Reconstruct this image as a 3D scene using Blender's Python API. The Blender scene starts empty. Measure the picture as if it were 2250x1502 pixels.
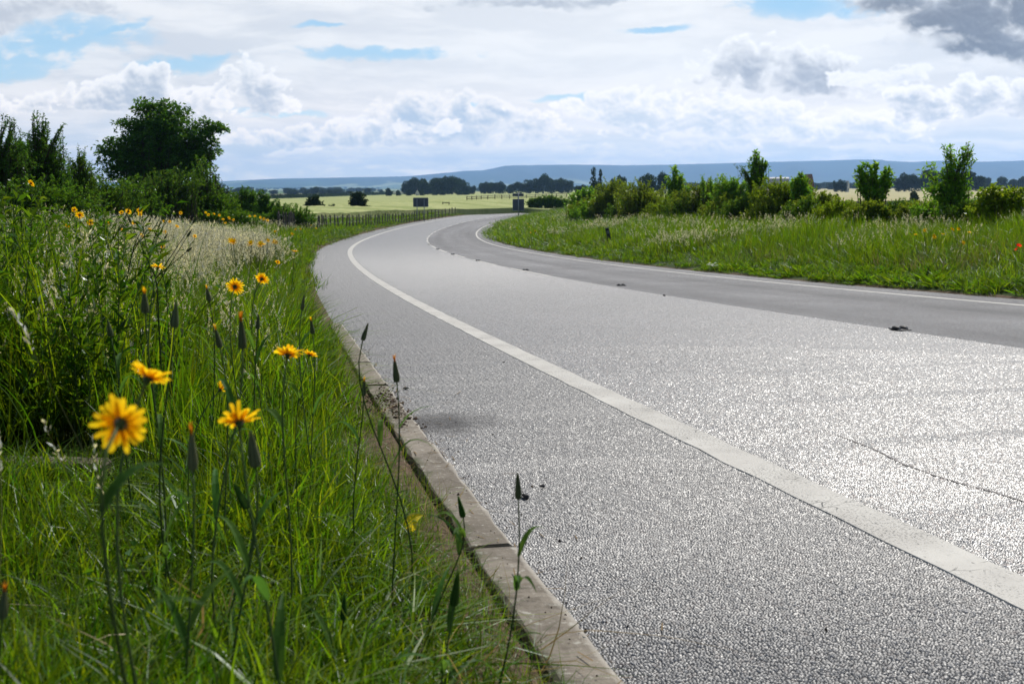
import bpy, math, random
import numpy as np
from mathutils import Vector, Matrix, Euler
R = np.random.default_rng(7)
random.seed(7)
scene = bpy.context.scene
COL = scene.collection
rad = math.radians

# ------------------------------------------------------------------ camera model (used to read distances off the photo once)
F, CX, CY, YH = 2187.0, 1125.0, 751.0, 402.0
PITCH = math.atan((CY - YH) / F)
CP, SP = math.cos(PITCH), math.sin(PITCH)
EYE = 0.839                                  # camera height over the road datum


def ray(px, py):
    X, a = (px - CX) / F, -(py - CY) / F
    d = np.array([X, CP + a * SP, -SP + a * CP])
    return d / d[1]                          # per metre of distance ahead


def at(px, py, depth):
    d = ray(px, py)
    return np.array([d[0] * depth, depth, EYE + d[2] * depth])


# ------------------------------------------------------------------ road alignment
KN = np.array([-6, 5, 10, 20, 30, 40, 55, 75, 100, 140, 200.])
KV = np.array([.0022, .0018, .0011, .0024, .0035, .0034, .0028, .0028, .0039, .0066, .0097])
ZN = np.array([-6, 10, 25, 40, 60, 80, 110, 150, 200.])
ZV = np.array([-.0546, -.0506, -.0368, -.0386, -.0307, -.0203, -.0069, .0013, .0077])
WL, W1, W2, WR, SE = 1.137, 3.641, 3.335, .864, .0239
WT = W1 + W2 + WR
DS = .5
S = np.arange(-30, 260.01, DS)
_i0 = int(round(30 / DS))
_th = np.zeros(len(S))
_k = np.interp(S, KN, KV)
_th[1:] = np.cumsum((_k[1:] + _k[:-1]) / 2 * DS)
_th = _th - _th[np.searchsorted(S, -6)] - .258
_sl = np.interp(S, ZN, ZV)
_sl[S < -6] = -.02
_x, _y, _z = np.cumsum(np.sin(_th)) * DS, np.cumsum(np.cos(_th)) * DS, np.cumsum(_sl) * DS
_x += 1.775 - _x[_i0]; _y -= _y[_i0]; _z -= _z[_i0]


def road_pt(s, d, dz=0.0):
    s = np.asarray(s, float); d = np.asarray(d, float)
    th = np.interp(s, S, _th)
    x = np.interp(s, S, _x) + d * np.cos(th)
    y = np.interp(s, S, _y) - d * np.sin(th)
    return np.stack([x, y, road_z(s, d) + dz], -1)


def road_z(s, d):
    return np.interp(s, S, _z) - SE * d * np.clip(s / 30, 0, 1)


def road_sd(x, y):
    x = np.asarray(x, float).ravel(); y = np.asarray(y, float).ravel()
    so, do = np.empty_like(x), np.empty_like(x)
    for a in range(0, len(x), 20000):
        xx, yy = x[a:a + 20000, None], y[a:a + 20000, None]
        j = ((xx - _x) ** 2 + (yy - _y) ** 2).argmin(1)
        dx, dy = xx[:, 0] - _x[j], yy[:, 0] - _y[j]
        t = dx * np.sin(_th[j]) + dy * np.cos(_th[j])
        so[a:a + 20000] = np.clip(S[j] + t, S[0], S[-1])
        do[a:a + 20000] = dx * np.cos(_th[j]) - dy * np.sin(_th[j])
    return so, do


def sstep(a, b, x):
    t = np.clip((x - a) / (b - a), 0, 1)
    return t * t * (3 - 2 * t)


FR = np.array([0, 60, 120, 200, 500, 800, 2000, 5000, 14000.])
FZ = np.array([-.6, -2.6, -4.0, -4.7, -7, -9, -15, -30, -45]) + EYE


def z_far(x, y):
    r = np.hypot(x, y)
    return np.interp(r, FR, FZ) + .009 * np.clip(x, -500, 500) * sstep(150, 500, r)


def bumps(x, y):
    return .045 * np.sin(x * 1.3 + .7 * np.sin(y * .9)) * np.sin(y * 1.1 + 1.2 * np.sin(x * .6)) + .05 * np.sin(x * .31 + y * .23)


def edge_dist(s, d):
    return np.maximum(-WL - .125 - d, d - WT)


def ground_z(x, y):
    x = np.asarray(x, float); y = np.asarray(y, float)
    sh = np.broadcast(x, y).shape
    x = np.broadcast_to(x, sh).ravel(); y = np.broadcast_to(y, sh).ravel()
    s, d = road_sd(x, y)
    zr = road_z(s, np.clip(d, -WL, WT))
    dl, dr = np.maximum(0, -WL - .125 - d), np.maximum(0, d - WT)
    z = np.where(d < W1, zr + .085 + .8 * (1 - np.exp(-dl / 4.2)), zr + .01 + 1.32 * (1 - np.exp(-dr / 7.)))
    e = np.maximum(dl, dr)
    z = z + bumps(x, y) * sstep(.3, 2.5, e)
    w = np.maximum(sstep(12, 42, e), sstep(235, 258, s))
    z = z * (1 - w) + z_far(x, y) * w
    return z.reshape(sh)


def gz(x, y):
    return float(ground_z(np.array([x]), np.array([y]))[0])


def on_ground(px, py, h=0.0, lo=1.0, hi=400.0):
    dep = np.geomspace(lo, hi, 600)
    d = ray(px, py)
    z = EYE + d[2] * dep
    g = ground_z(d[0] * dep, dep) + h
    k = np.nonzero(z < g)[0]
    j = k[0] if len(k) else len(dep) - 1
    return at(px, py, dep[j])


# ------------------------------------------------------------------ tagging
def tag(o, label, cat=None, group=None, kind=None):
    o['label'] = label
    if cat: o['category'] = cat
    if group: o['group'] = group
    if kind: o['kind'] = kind
    return o


def empty(name, loc):
    o = bpy.data.objects.new(name, None)
    o.empty_display_size = .1
    o.location = loc
    COL.objects.link(o)
    return o


def link(name, me, parent=None):
    o = bpy.data.objects.new(name, me)
    COL.objects.link(o)
    if parent is not None: o.parent = parent
    return o


def make_mesh(name, V, faces, mats=(), attrs=None, midx=None, smooth=False, uv=None):
    """faces: list of (n,k) int arrays"""
    me = bpy.data.meshes.new(name)
    V = np.asarray(V, np.float32)
    me.vertices.add(len(V)); me.vertices.foreach_set('co', V.ravel())
    faces = [np.asarray(f, np.int32) for f in faces if len(f)]
    tot = np.concatenate([np.full(len(f), f.shape[1], np.int32) for f in faces])
    idx = np.concatenate([f.ravel() for f in faces])
    me.loops.add(len(idx)); me.loops.foreach_set('vertex_index', idx)
    me.polygons.add(len(tot))
    st = np.concatenate([[0], np.cumsum(tot)[:-1]]).astype(np.int32)
    me.polygons.foreach_set('loop_start', st)
    me.polygons.foreach_set('loop_total', tot)
    if midx is not None: me.polygons.foreach_set('material_index', np.asarray(midx, np.int32))
    me.polygons.foreach_set('use_smooth', np.full(len(tot), bool(smooth)))
    for m in mats: me.materials.append(m)
    me.update(calc_edges=True)
    for k, a in (attrs or {}).items():
        at_ = me.attributes.new(k, 'FLOAT', 'POINT')
        at_.data.foreach_set('value', np.asarray(a, np.float32))
    if uv is not None:
        l = me.uv_layers.new(name='UVMap')
        l.data.foreach_set('uv', np.asarray(uv, np.float32)[idx].ravel())
    me.validate()
    return me


class MB:
    """collects pieces of one mesh"""
    def __init__(self): self.V, self.Q, self.T, self.A, self.B, self.n, self.MQ, self.MT = [], [], [], [], [], 0, [], []

    def add(self, V, quads=None, tris=None, t=0., r=0., m=0):
        V = np.asarray(V, float).reshape(-1, 3)
        if quads is not None and len(quads): self.Q.append(np.asarray(quads) + self.n); self.MQ.append(np.full(len(quads), m))
        if tris is not None and len(tris): self.T.append(np.asarray(tris) + self.n); self.MT.append(np.full(len(tris), m))
        self.V.append(V)
        self.A.append(np.broadcast_to(np.asarray(t, float), (len(V),)))
        self.B.append(np.broadcast_to(np.asarray(r, float), (len(V),)))
        self.n += len(V)

    def mesh(self, name, mats, smooth=False):
        fs, mi = [], []
        if self.Q: fs.append(np.concatenate(self.Q)); mi.append(np.concatenate(self.MQ))
        if self.T: fs.append(np.concatenate(self.T)); mi.append(np.concatenate(self.MT))
        return make_mesh(name, np.concatenate(self.V), fs, mats, {'t': np.concatenate(self.A), 'rnd': np.concatenate(self.B)}, np.concatenate(mi), smooth)

    def tube(self, P, rr, n=6, t=None, r=0., m=0, cap=True):
        P = np.asarray(P, float); rr = np.broadcast_to(np.asarray(rr, float), (len(P),))
        T = np.gradient(P, axis=0); T /= np.linalg.norm(T, axis=1)[:, None] + 1e-9
        ref = np.array([1., 0, 0]) if abs(T[:, 0]).mean() < .8 else np.array([0, 1., 0])
        U = np.cross(T, ref); U /= np.linalg.norm(U, axis=1)[:, None] + 1e-9
        W = np.cross(T, U)
        a = np.arange(n) / n * 2 * np.pi
        V = P[:, None] + rr[:, None, None] * (np.cos(a)[None, :, None] * U[:, None] + np.sin(a)[None, :, None] * W[:, None])
        k = len(P)
        i = np.arange(k - 1)[:, None] * n; j = np.arange(n)[None]
        q = np.stack([i + j, i + (j + 1) % n, i + n + (j + 1) % n, i + n + j], -1).reshape(-1, 4)
        V = V.reshape(-1, 3)
        tris = []
        if cap:
            V = np.concatenate([V, P[:1], P[-1:]])
            b = k * n
            tris = [(b, (x + 1) % n, x) for x in range(n)] + [(b + 1, (k - 1) * n + x, (k - 1) * n + (x + 1) % n) for x in range(n)]
        tv = np.zeros(len(V)) if t is None else np.concatenate([np.repeat(np.broadcast_to(t, (k,)), n), [0, 0] if cap else []])
        self.add(V, q, tris, tv, r, m)

    def box(self, c, half, rot=None, m=0, bev=0.0):
        x, y, z = half
        b = min(bev, x * .9, y * .9, z * .9)
        if b > 0:
            pts = []
            for sx in (-1, 1):
                for sy in (-1, 1):
                    for sz in (-1, 1):
                        pts += [(sx * x, sy * (y - b), sz * (z - b)), (sx * (x - b), sy * y, sz * (z - b)), (sx * (x - b), sy * (y - b), sz * z)]
            import bmesh
            bm = bmesh.new()
            for p in pts: bm.verts.new(p)
            bmesh.ops.convex_hull(bm, input=bm.verts)
            bm.verts.index_update()
            V = np.array([v.co[:] for v in bm.verts]); f = [[v.index for v in p.verts] for p in bm.faces]
            bm.free()
            tr = [p for p in f if len(p) == 3]; qd = [p for p in f if len(p) == 4]
        else:
            V = np.array([(sx * x, sy * y, sz * z) for sx in (-1, 1) for sy in (-1, 1) for sz in (-1, 1)])
            qd = [(0, 1, 3, 2), (4, 6, 7, 5), (0, 4, 5, 1), (2, 3, 7, 6), (0, 2, 6, 4), (1, 5, 7, 3)]; tr = []
        if rot is not None: V = V @ np.array(rot).T
        self.add(V + np.asarray(c, float), qd, tr, 0, 0, m)

    def lathe(self, prof, c=(0, 0, 0), axis=None, n=10, t=None, r=0., m=0):
        prof = np.asarray(prof, float)
        A = np.eye(3) if axis is None else frame(axis)
        a = np.arange(n) / n * 2 * np.pi
        V = np.stack([prof[:, 0, None] * np.cos(a), prof[:, 0, None] * np.sin(a), np.repeat(prof[:, 1, None], n, 1)], -1).reshape(-1, 3)
        V = V @ A + np.asarray(c, float)
        k = len(prof)
        i = np.arange(k - 1)[:, None] * n; j = np.arange(n)[None]
        q = np.stack([i + j, i + (j + 1) % n, i + n + (j + 1) % n, i + n + j], -1).reshape(-1, 4)
        self.add(V, q, None, 0 if t is None else np.repeat(t, n), r, m)


def frame(axis):
    """rows u,v,w with w along axis: local (x,y,z) @ frame -> world"""
    w = np.asarray(axis, float); w = w / np.linalg.norm(w)
    ref = np.array([0, 0, 1.]) if abs(w[2]) < .95 else np.array([1., 0, 0])
    u = np.cross(ref, w); u /= np.linalg.norm(u)
    return np.stack([u, np.cross(w, u), w])


# ------------------------------------------------------------------ node helpers
class NT:
    def __init__(self, tree): self.t = tree; self.n = tree.nodes; self.l = tree.links

    def new(self, typ, **kw):
        n = self.n.new(typ)
        for k, v in kw.items(): setattr(n, k, v)
        return n

    def set(self, sock, v):
        if isinstance(v, (bpy.types.NodeSocket,)): self.l.new(v, sock)
        elif v is not None: sock.default_value = v

    def m(self, op, a, b=None, c=None, clamp=False):
        n = self.new('ShaderNodeMath', operation=op, use_clamp=clamp)
        for i, v in enumerate((a, b, c)):
            if v is not None: self.set(n.inputs[i], v)
        return n.outputs[0]

    def add(self, a, b): return self.m('ADD', a, b)
    def sub(self, a, b): return self.m('SUBTRACT', a, b)
    def mul(self, a, b): return self.m('MULTIPLY', a, b)

    def rng(self, v, a, b, c=0., d=1., smooth=True):
        n = self.new('ShaderNodeMapRange', interpolation_type='SMOOTHSTEP' if smooth else 'LINEAR')
        for i, x in enumerate((v, a, b, c, d)): self.set(n.inputs[i], x)
        return n.outputs[0]

    def vec(self, x, y, z=0.):
        n = self.new('ShaderNodeCombineXYZ')
        for i, v in enumerate((x, y, z)): self.set(n.inputs[i], v)
        return n.outputs[0]

    def vm(self, op, a, b=None, scale=None):
        n = self.new('ShaderNodeVectorMath', operation=op)
        self.set(n.inputs[0], a)
        if b is not None: self.set(n.inputs[1], b)
        if scale is not None: self.set(n.inputs['Scale'], scale)
        return n.outputs['Value' if op in ('LENGTH', 'DOT_PRODUCT', 'DISTANCE') else 'Vector']

    def noise(self, v, scale, detail=4., rough=.5, dist=0., dims='3D', out=0):
        n = self.new('ShaderNodeTexNoise', noise_dimensions=dims)
        if v is not None: self.l.new(v, n.inputs['Vector'])
        for k, x in (('Scale', scale), ('Detail', detail), ('Roughness', rough), ('Distortion', dist)): n.inputs[k].default_value = x
        return n.outputs[out]

    def vor(self, v, scale, feature='F1', rnd=1., dims='3D'):
        n = self.new('ShaderNodeTexVoronoi', feature=feature, voronoi_dimensions=dims)
        if v is not None: self.l.new(v, n.inputs['Vector'])
        n.inputs['Scale'].default_value = scale; n.inputs['Randomness'].default_value = rnd
        return n

    def mix(self, f, a, b, blend='MIX'):
        n = self.new('ShaderNodeMix', data_type='RGBA', blend_type=blend)
        self.set(n.inputs[0], f)
        for s, v in ((n.inputs[6], a), (n.inputs[7], b)):
            if isinstance(v, (tuple, list)): v = tuple(v) + (1,) if len(v) == 3 else tuple(v)
            self.set(s, v)
        return n.outputs[2]

    def ramp(self, f, stops, interp='LINEAR'):
        n = self.new('ShaderNodeValToRGB')
        n.color_ramp.interpolation = interp
        e = n.color_ramp.elements
        while len(e) < len(stops): e.new(.5)
        for x, (p, c) in zip(e, stops): x.position = p; x.color = tuple(c) + (1,)
        self.set(n.inputs[0], f)
        return n.outputs[0]

    def attr(self, name, out='Fac'):
        return self.new('ShaderNodeAttribute', attribute_name=name).outputs[out]

    def sep(self, v):
        n = self.new('ShaderNodeSeparateXYZ'); self.l.new(v, n.inputs[0]); return n.outputs

    def hsv(self, c, h=.5, s=1., v=1.):
        n = self.new('ShaderNodeHueSaturation')
        for k, x in (('Hue', h), ('Saturation', s), ('Value', v)): self.set(n.inputs[k], x)
        self.set(n.inputs['Color'], c if not isinstance(c, tuple) else c + (1,))
        return n.outputs[0]

    def bump(self, h, strength=.5, dist=.01, normal=None):
        n = self.new('ShaderNodeBump')
        n.inputs['Strength'].default_value = strength; n.inputs['Distance'].default_value = dist
        self.l.new(h, n.inputs['Height'])
        if normal is not None: self.l.new(normal, n.inputs['Normal'])
        return n.outputs[0]


def material(name):
    m = bpy.data.materials.new(name); m.use_nodes = True
    m.node_tree.nodes.clear()
    t = NT(m.node_tree)
    out = t.new('ShaderNodeOutputMaterial')
    return m, t, out


def principled(t, out, color, rough=.6, spec=.5, metal=0., normal=None):
    b = t.new('ShaderNodeBsdfPrincipled')
    t.set(b.inputs['Base Color'], color + (1,) if isinstance(color, tuple) else color)
    t.set(b.inputs['Roughness'], rough); t.set(b.inputs['Specular IOR Level'], spec); t.set(b.inputs['Metallic'], metal)
    if normal is not None: t.l.new(normal, b.inputs['Normal'])
    t.l.new(b.outputs[0], out.inputs[0])
    return b


def leafy(name, dark, light, trans=.45, gloss=.12, rough=.38, hue=.03, val=.5, tip=None, inst=True, tcol=1.3, root=None):
    """two-sided leaf: diffuse + translucent + a little gloss; hue varies from leaf to leaf"""
    m, t, out = material(name)
    r = t.attr('rnd')
    if inst:
        oi = t.new('ShaderNodeObjectInfo').outputs['Random']
        r = t.m('FRACT', t.add(r, t.mul(oi, 7.3)))
    c = t.mix(r, dark, light)
    if tip is not None: c = t.mix(t.m('POWER', t.attr('t'), 1.6), c, tip)
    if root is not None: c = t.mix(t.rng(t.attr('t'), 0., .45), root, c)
    r2 = t.m('FRACT', t.mul(r, 13.7))
    c = t.hsv(c, t.add(.5 - hue / 2, t.mul(r2, hue)), 1., t.add(1 - val / 2, t.mul(t.m('FRACT', t.mul(r, 29.1)), val)))
    d = t.new('ShaderNodeBsdfDiffuse'); t.l.new(c, d.inputs[0])
    tr = t.new('ShaderNodeBsdfTranslucent')
    tc = t.mix(1., c, (1.25 * tcol, 1.15 * tcol, .55 * tcol), 'MULTIPLY'); t.l.new(tc, tr.inputs[0])
    mx = t.new('ShaderNodeMixShader'); mx.inputs[0].default_value = trans
    t.l.new(d.outputs[0], mx.inputs[1]); t.l.new(tr.outputs[0], mx.inputs[2])
    g = t.new('ShaderNodeBsdfGlossy'); g.inputs['Roughness'].default_value = rough
    g.inputs[0].default_value = (.9, .95, 1, 1)
    lw = t.new('ShaderNodeFresnel'); lw.inputs[0].default_value = 1.4
    mg = t.new('ShaderNodeMixShader')
    t.l.new(t.mul(lw.outputs[0], gloss * 1.6), mg.inputs[0])
    t.l.new(mx.outputs[0], mg.inputs[1]); t.l.new(g.outputs[0], mg.inputs[2])
    t.l.new(mg.outputs[0], out.inputs[0])
    return m


def plain(name, color, rough=.6, spec=.4, metal=0., var=.25, scale=30., bump=0.):
    m, t, out = material(name)
    p = t.new('ShaderNodeTexCoord').outputs['Object']
    n = t.noise(p, scale, 5, .6)
    c = t.mix(t.rng(n, .3, .7), tuple(x * (1 - var) for x in color), tuple(min(1, x * (1 + var)) for x in color))
    principled(t, out, c, rough, spec, metal, t.bump(n, .5, bump) if bump else None)
    return m


RK, RA, RB, RS, RI, RD = .15, .38, .55, 0.92, 1.78, .0054
# ------------------------------------------------------------------ materials
def asphalt(name, cell, k, base_d, base_l, r0, r1, spec, stain=True, bands=False):
    m, t, out = material(name)
    uv = t.new('ShaderNodeUVMap').outputs[0]
    v = t.vor(uv, 1 / cell, dims='2D')
    rndv = v.outputs['Color']
    s = t.sep(rndv)
    fine = t.noise(uv, 420, 3, .6)
    big = t.noise(uv, .55, 5, .6)
    ed = t.vor(uv, 1 / cell, 'DISTANCE_TO_EDGE', dims='2D').outputs['Distance']
    gapm = t.rng(t.add(ed, t.mul(t.sub(t.noise(uv, .6 / cell, 2), .5), .10)), .02, .13)
    c = t.mix(t.m('POWER', s[0], 1.4), base_d, base_l)
    tint = t.mix(t.rng(s[1], .9, .93), c, (.13, .075, .06))
    tint = t.mix(t.rng(s[2], .93, .95), tint, (.07, .085, .12))
    c = t.mix(t.mul(t.rng(fine, .35, .7), .35), tint, (.02, .02, .022))
    c = t.hsv(c, .5, 1., t.rng(big, .25, .75, .8, 1.25))
    dd = t.sep(uv)
    if bands:                                # worn wheel tracks along the lane
        st = t.noise(t.vec(dd[0], t.mul(dd[1], .02)), 1.1, 3, .5)
        c = t.hsv(c, .5, 1., t.rng(st, .3, .7, .75, 1.25))
    c = t.mix(gapm, (.010, .010, .011) if stain else tuple(x * .55 for x in base_d), c)
    mud = 0
    if stain:                                # mud washed out from a gap on the kerb
        e = t.vm('LENGTH', t.vm('MULTIPLY', t.vm('SUBTRACT', uv, (-1.0, 4.85, 0)), (2.0, 2.2, 0)))
        mud = t.rng(t.sub(e, t.mul(t.noise(uv, 9, 5, .7), .9)), .35, -.35)
        c = t.mix(t.mul(mud, .75), c, (.055, .042, .032))
    n = t.vm('SUBTRACT', rndv, (.5, .5, .5))
    n = t.vm('MULTIPLY', n, (2 * k, 2 * k, 0))
    geo = t.new('ShaderNodeNewGeometry').outputs['Normal']
    nn = t.vm('NORMALIZE', t.vm('ADD', geo, n))
    h = t.add(t.mul(gapm, 1.0), t.mul(fine, .30))
    nn = t.bump(h, .6, cell * .35, nn)
    rough = t.add(r0, t.mul(s[1], r1 - r0))
    if stain:                                # the hard strip outside the line is never polished by wheels
        strip_ = t.rng(t.add(dd[0], t.mul(t.sub(t.noise(uv, 1.5, 3), .5), .5)), .25, -.15)
        rough = t.add(rough, t.add(t.mul(mud, .35), t.mul(strip_, .10)))
        c = t.mix(t.mul(strip_, .75), c, (.016, .0165, .019))
    rough = t.add(rough, t.mul(t.sub(1., gapm), .3))
    b = principled(t, out, c, rough, t.mul(spec, t.add(.25, t.mul(gapm, .75))), 0, nn)
    if stain:
        b.inputs['IOR'].default_value = RI
        # stones stand up to 4 mm out of the bitumen
        dome = t.rng(ed, .0, .42)
        hgt = t.mul(t.m('POWER', dome, .55), t.add(.45, t.mul(s[2], .55)))
        ds = t.new('ShaderNodeDisplacement'); ds.inputs['Midlevel'].default_value = 1.; ds.inputs['Scale'].default_value = RD
        t.l.new(t.add(hgt, t.mul(t.sub(fine, .5), .12)), ds.inputs['Height']); t.l.new(ds.outputs[0], out.inputs['Displacement'])
        m.displacement_method = 'DISPLACEMENT'
    return m


M = {}
M['asphalt_worn'] = asphalt('worn_glossy_asphalt', .0082, RK, (.014, .015, .018), (.072, .077, .088), RA, RB, RS)
M['asphalt_new'] = asphalt('matt_grey_asphalt', .008, .12, (.15, .15, .152), (.27, .27, .272), .6, .8, .3, False, True)


def paint_mat():
    m, t, out = material('worn_road_paint')
    uv = t.new('ShaderNodeUVMap').outputs[0]
    d = t.sep(uv)
    n = t.noise(t.vec(t.mul(d[0], 22), t.mul(d[1], 70)), 1., 4, .65)
    crack = t.vor(t.vm('ADD', t.vec(t.mul(d[0], 14), t.mul(d[1], 30)), t.vm('SCALE', t.noise(uv, 12, 3, out=1), None, .5)), 1., 'DISTANCE_TO_EDGE', dims='2D').outputs['Distance']
    gap = t.mul(t.rng(crack, .05, .015), t.rng(t.noise(uv, 5, 3), .56, .66))
    spot = t.rng(n, .70, .78)
    grit = t.mul(t.rng(t.noise(uv, 120, 3, .7), .55, .64), t.rng(t.noise(uv, 2.2, 4, .6), .36, .62))
    scar = t.rng(t.noise(t.vec(t.mul(d[0], 60), t.mul(d[1], 26)), 1., 3, .6), .66, .72)
    f = t.m('MAXIMUM', t.m('MAXIMUM', gap, t.mul(scar, .85)), t.m('MAXIMUM', spot, t.mul(grit, .95)))
    c = t.mix(t.rng(t.noise(uv, 3, 5, .7), .3, .7), (.36, .34, .305), (.47, .45, .405))
    c = t.mix(t.mul(t.rng(t.noise(uv, 160, 2), .5, .7), .25), c, (.38, .37, .35))
    c = t.mix(f, c, (.06, .058, .055))
    principled(t, out, c, .62, .3, 0, t.bump(t.add(t.mul(f, -1.), t.mul(n, .6)), .6, .004))
    return m


M['paint'] = paint_mat()


def kerb_mat():
    m, t, out = material('weathered_concrete')
    p = t.new('ShaderNodeTexCoord').outputs['Object']
    n1 = t.noise(p, 3.5, 6, .7); n2 = t.noise(p, 60, 5, .7)
    uv = t.new('ShaderNodeUVMap').outputs[0]; d = t.sep(uv)
    st = t.noise(t.vec(t.mul(d[0], 10), t.mul(d[1], 45)), 1., 4, .6)
    c = t.mix(t.rng(n1, .3, .7), (.125, .105, .080), (.235, .203, .162))
    c = t.mix(t.mul(t.rng(st, .45, .7), .6), c, (.13, .11, .09))
    c = t.mix(t.mul(t.rng(n2, .55, .7), .5), c, (.40, .37, .32))
    blot = t.noise(p, 11, 5, .65)
    c = t.mix(t.mul(t.rng(blot, .50, .66), .65), c, (.085, .070, .052))
    lich = t.rng(t.noise(p, 38, 4, .6), .60, .68)
    c = t.mix(t.mul(lich, .5), c, (.44, .43, .37))
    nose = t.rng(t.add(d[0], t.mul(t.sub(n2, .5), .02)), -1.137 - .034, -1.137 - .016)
    c = t.mix(t.mul(nose, .6), c, (.42, .39, .34))  # paler worn nose, with the sunlit lip put into its colour
    moss = t.mul(t.rng(t.add(d[0], t.mul(t.sub(n1, .5), .08)), -1.137 - .095, -1.137 - .125), t.rng(t.noise(p, 6, 3), .42, .6))
    c = t.mix(t.mul(moss, .8), c, (.045, .055, .018))
    principled(t, out, c, .85, .25, 0, t.bump(t.add(n2, t.mul(st, .5)), .6, .006))
    return m


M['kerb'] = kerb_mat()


def ground_mat():
    m, t, out = material('verge_and_fields')
    p = t.new('ShaderNodeNewGeometry').outputs['Position']
    soil = t.attr('soil'); far = t.attr('far')
    n = t.noise(p, 2.2, 6, .65); nf = t.noise(p, 40, 5, .7)
    sc = t.mix(t.rng(nf, .3, .7), (.045, .030, .020), (.15, .105, .07))
    gc = t.mix(t.rng(n, .3, .7), (.022, .040, .010), (.050, .075, .018))
    c = t.mix(soil, gc, sc)
    # patchwork of fields out on the plain
    w = t.vm('ADD', p, t.vm('SCALE', t.vm('SUBTRACT', t.noise(p, .0012, 3, out=1), (.5, .5, .5)), None, 380))
    w2 = t.vm('MULTIPLY', w, (1., .62, 0))
    v = t.vor(w2, 1 / 330., dims='2D', rnd=.85)
    e = t.vor(w2, 1 / 330., 'DISTANCE_TO_EDGE', dims='2D', rnd=.85).outputs['Distance']
    s = t.sep(v.outputs['Color'])
    fc = t.ramp(s[0], [(0, (.055, .10, .028)), (.3, (.10, .17, .045)), (.5, (.22, .25, .08)), (.68, (.07, .13, .035)), (.82, (.33, .31, .16)), (1, (.13, .19, .06))], 'CONSTANT')
    fc = t.hsv(fc, .5, 1., t.rng(t.noise(p, .02, 4), .3, .7, .85, 1.15))
    fc = t.mix(t.rng(e, .035, .02), fc, (.018, .032, .012))
    wood = t.rng(t.noise(p, .0016, 5, .6), .56, .60)
    fc = t.mix(wood, fc, (.018, .034, .012))
    c = t.mix(far, c, fc)
    principled(t, out, c, .95, .1, 0, t.bump(nf, .6, .02))
    return m


M['ground'] = ground_mat()


def hills_mat():
    m, t, out = material('moorland_hills')
    p = t.new('ShaderNodeNewGeometry').outputs['Position']
    z = t.sep(p)[2]
    w = t.vm('ADD', p, t.vm('SCALE', t.vm('SUBTRACT', t.noise(p, .001, 3, out=1), (.5, .5, .5)), None, 500))
    v = t.vor(t.vm('MULTIPLY', w, (1., .5, 0)), 1 / 420., dims='2D')
    s = t.sep(v.outputs['Color'])
    fc = t.ramp(s[0], [(0, (.03, .055, .02)), (.4, (.08, .12, .05)), (.6, (.03, .05, .02)), (.8, (.20, .22, .11)), (1, (.05, .08, .035))], 'CONSTANT')
    moor = t.mix(t.rng(t.noise(p, .0011, 6, .65), .4, .6), (.010, .014, .012), (.030, .032, .024))
    lv = t.rng(t.add(z, t.mul(t.noise(p, .0013, 4), 110)), 45, 110)
    c = t.mix(lv, fc, moor)
    wood = t.rng(t.noise(t.vm('MULTIPLY', p, (1., .4, 2.)), .0018, 5, .6), .52, .57)
    c = t.mix(wood, c, (.016, .026, .014))
    principled(t, out, c, .95, .05)
    return m


M['hills'] = hills_mat()


def crop_mat(name, a, b, streak):
    m, t, out = material(name)
    p = t.new('ShaderNodeNewGeometry').outputs['Position']
    n = t.noise(t.vm('MULTIPLY', p, (.05, .16, .0)), 1., 6, .62)
    n2 = t.noise(t.vm('MULTIPLY', p, (.8, 1.3, .0)), 1., 4, .7)
    c = t.mix(t.rng(n, .35, .65), a, b)
    c = t.mix(t.mul(t.rng(n2, .5, .7), .5), c, streak)
    principled(t, out, c, .9, .15, 0, t.bump(n2, .8, .25))
    return m


M['barley'] = crop_mat('ripening_barley', (.21, .245, .075), (.33, .345, .14), (.15, .20, .05))
M['wheat'] = crop_mat('pale_dry_crop', (.31, .28, .135), (.40, .36, .19), (.24, .225, .10))
M['greencrop'] = crop_mat('young_green_crop', (.10, .20, .04), (.14, .25, .06), (.08, .16, .03))
M['fallow'] = crop_mat('fallow_brown_green', (.075, .085, .035), (.11, .115, .05), (.06, .06, .03))

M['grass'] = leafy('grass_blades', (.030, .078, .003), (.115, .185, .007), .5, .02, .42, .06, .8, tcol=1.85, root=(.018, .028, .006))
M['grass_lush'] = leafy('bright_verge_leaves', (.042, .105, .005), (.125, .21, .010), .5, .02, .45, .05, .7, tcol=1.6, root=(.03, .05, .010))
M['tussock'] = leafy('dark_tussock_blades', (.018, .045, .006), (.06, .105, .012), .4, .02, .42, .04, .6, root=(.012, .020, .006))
M['straw'] = leafy('dry_grass', (.22, .165, .085), (.42, .34, .20), .35, .02, .6, .03, .6, tcol=.8)
M['seedhead'] = leafy('pale_seed_heads', (.68, .65, .60), (.88, .87, .84), .45, .02, .6, .03, .5, tcol=.78)
M['drystem'] = leafy('seed_stalks', (.10, .12, .035), (.24, .22, .10), .3, .02, .6, .03, .5)
M['weed'] = leafy('weed_leaves', (.028, .075, .005), (.09, .165, .010), .46, .03, .4, .05, .8, tcol=1.6)
M['stemgreen'] = leafy('flower_stems', (.05, .085, .025), (.09, .13, .04), .15, .05, .45, .03, .5, inst=False)
M['stemleaf'] = leafy('stem_leaves', (.035, .085, .018), (.07, .14, .028), .45, .04, .4, .03, .6, inst=False, tcol=1.6)


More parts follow.
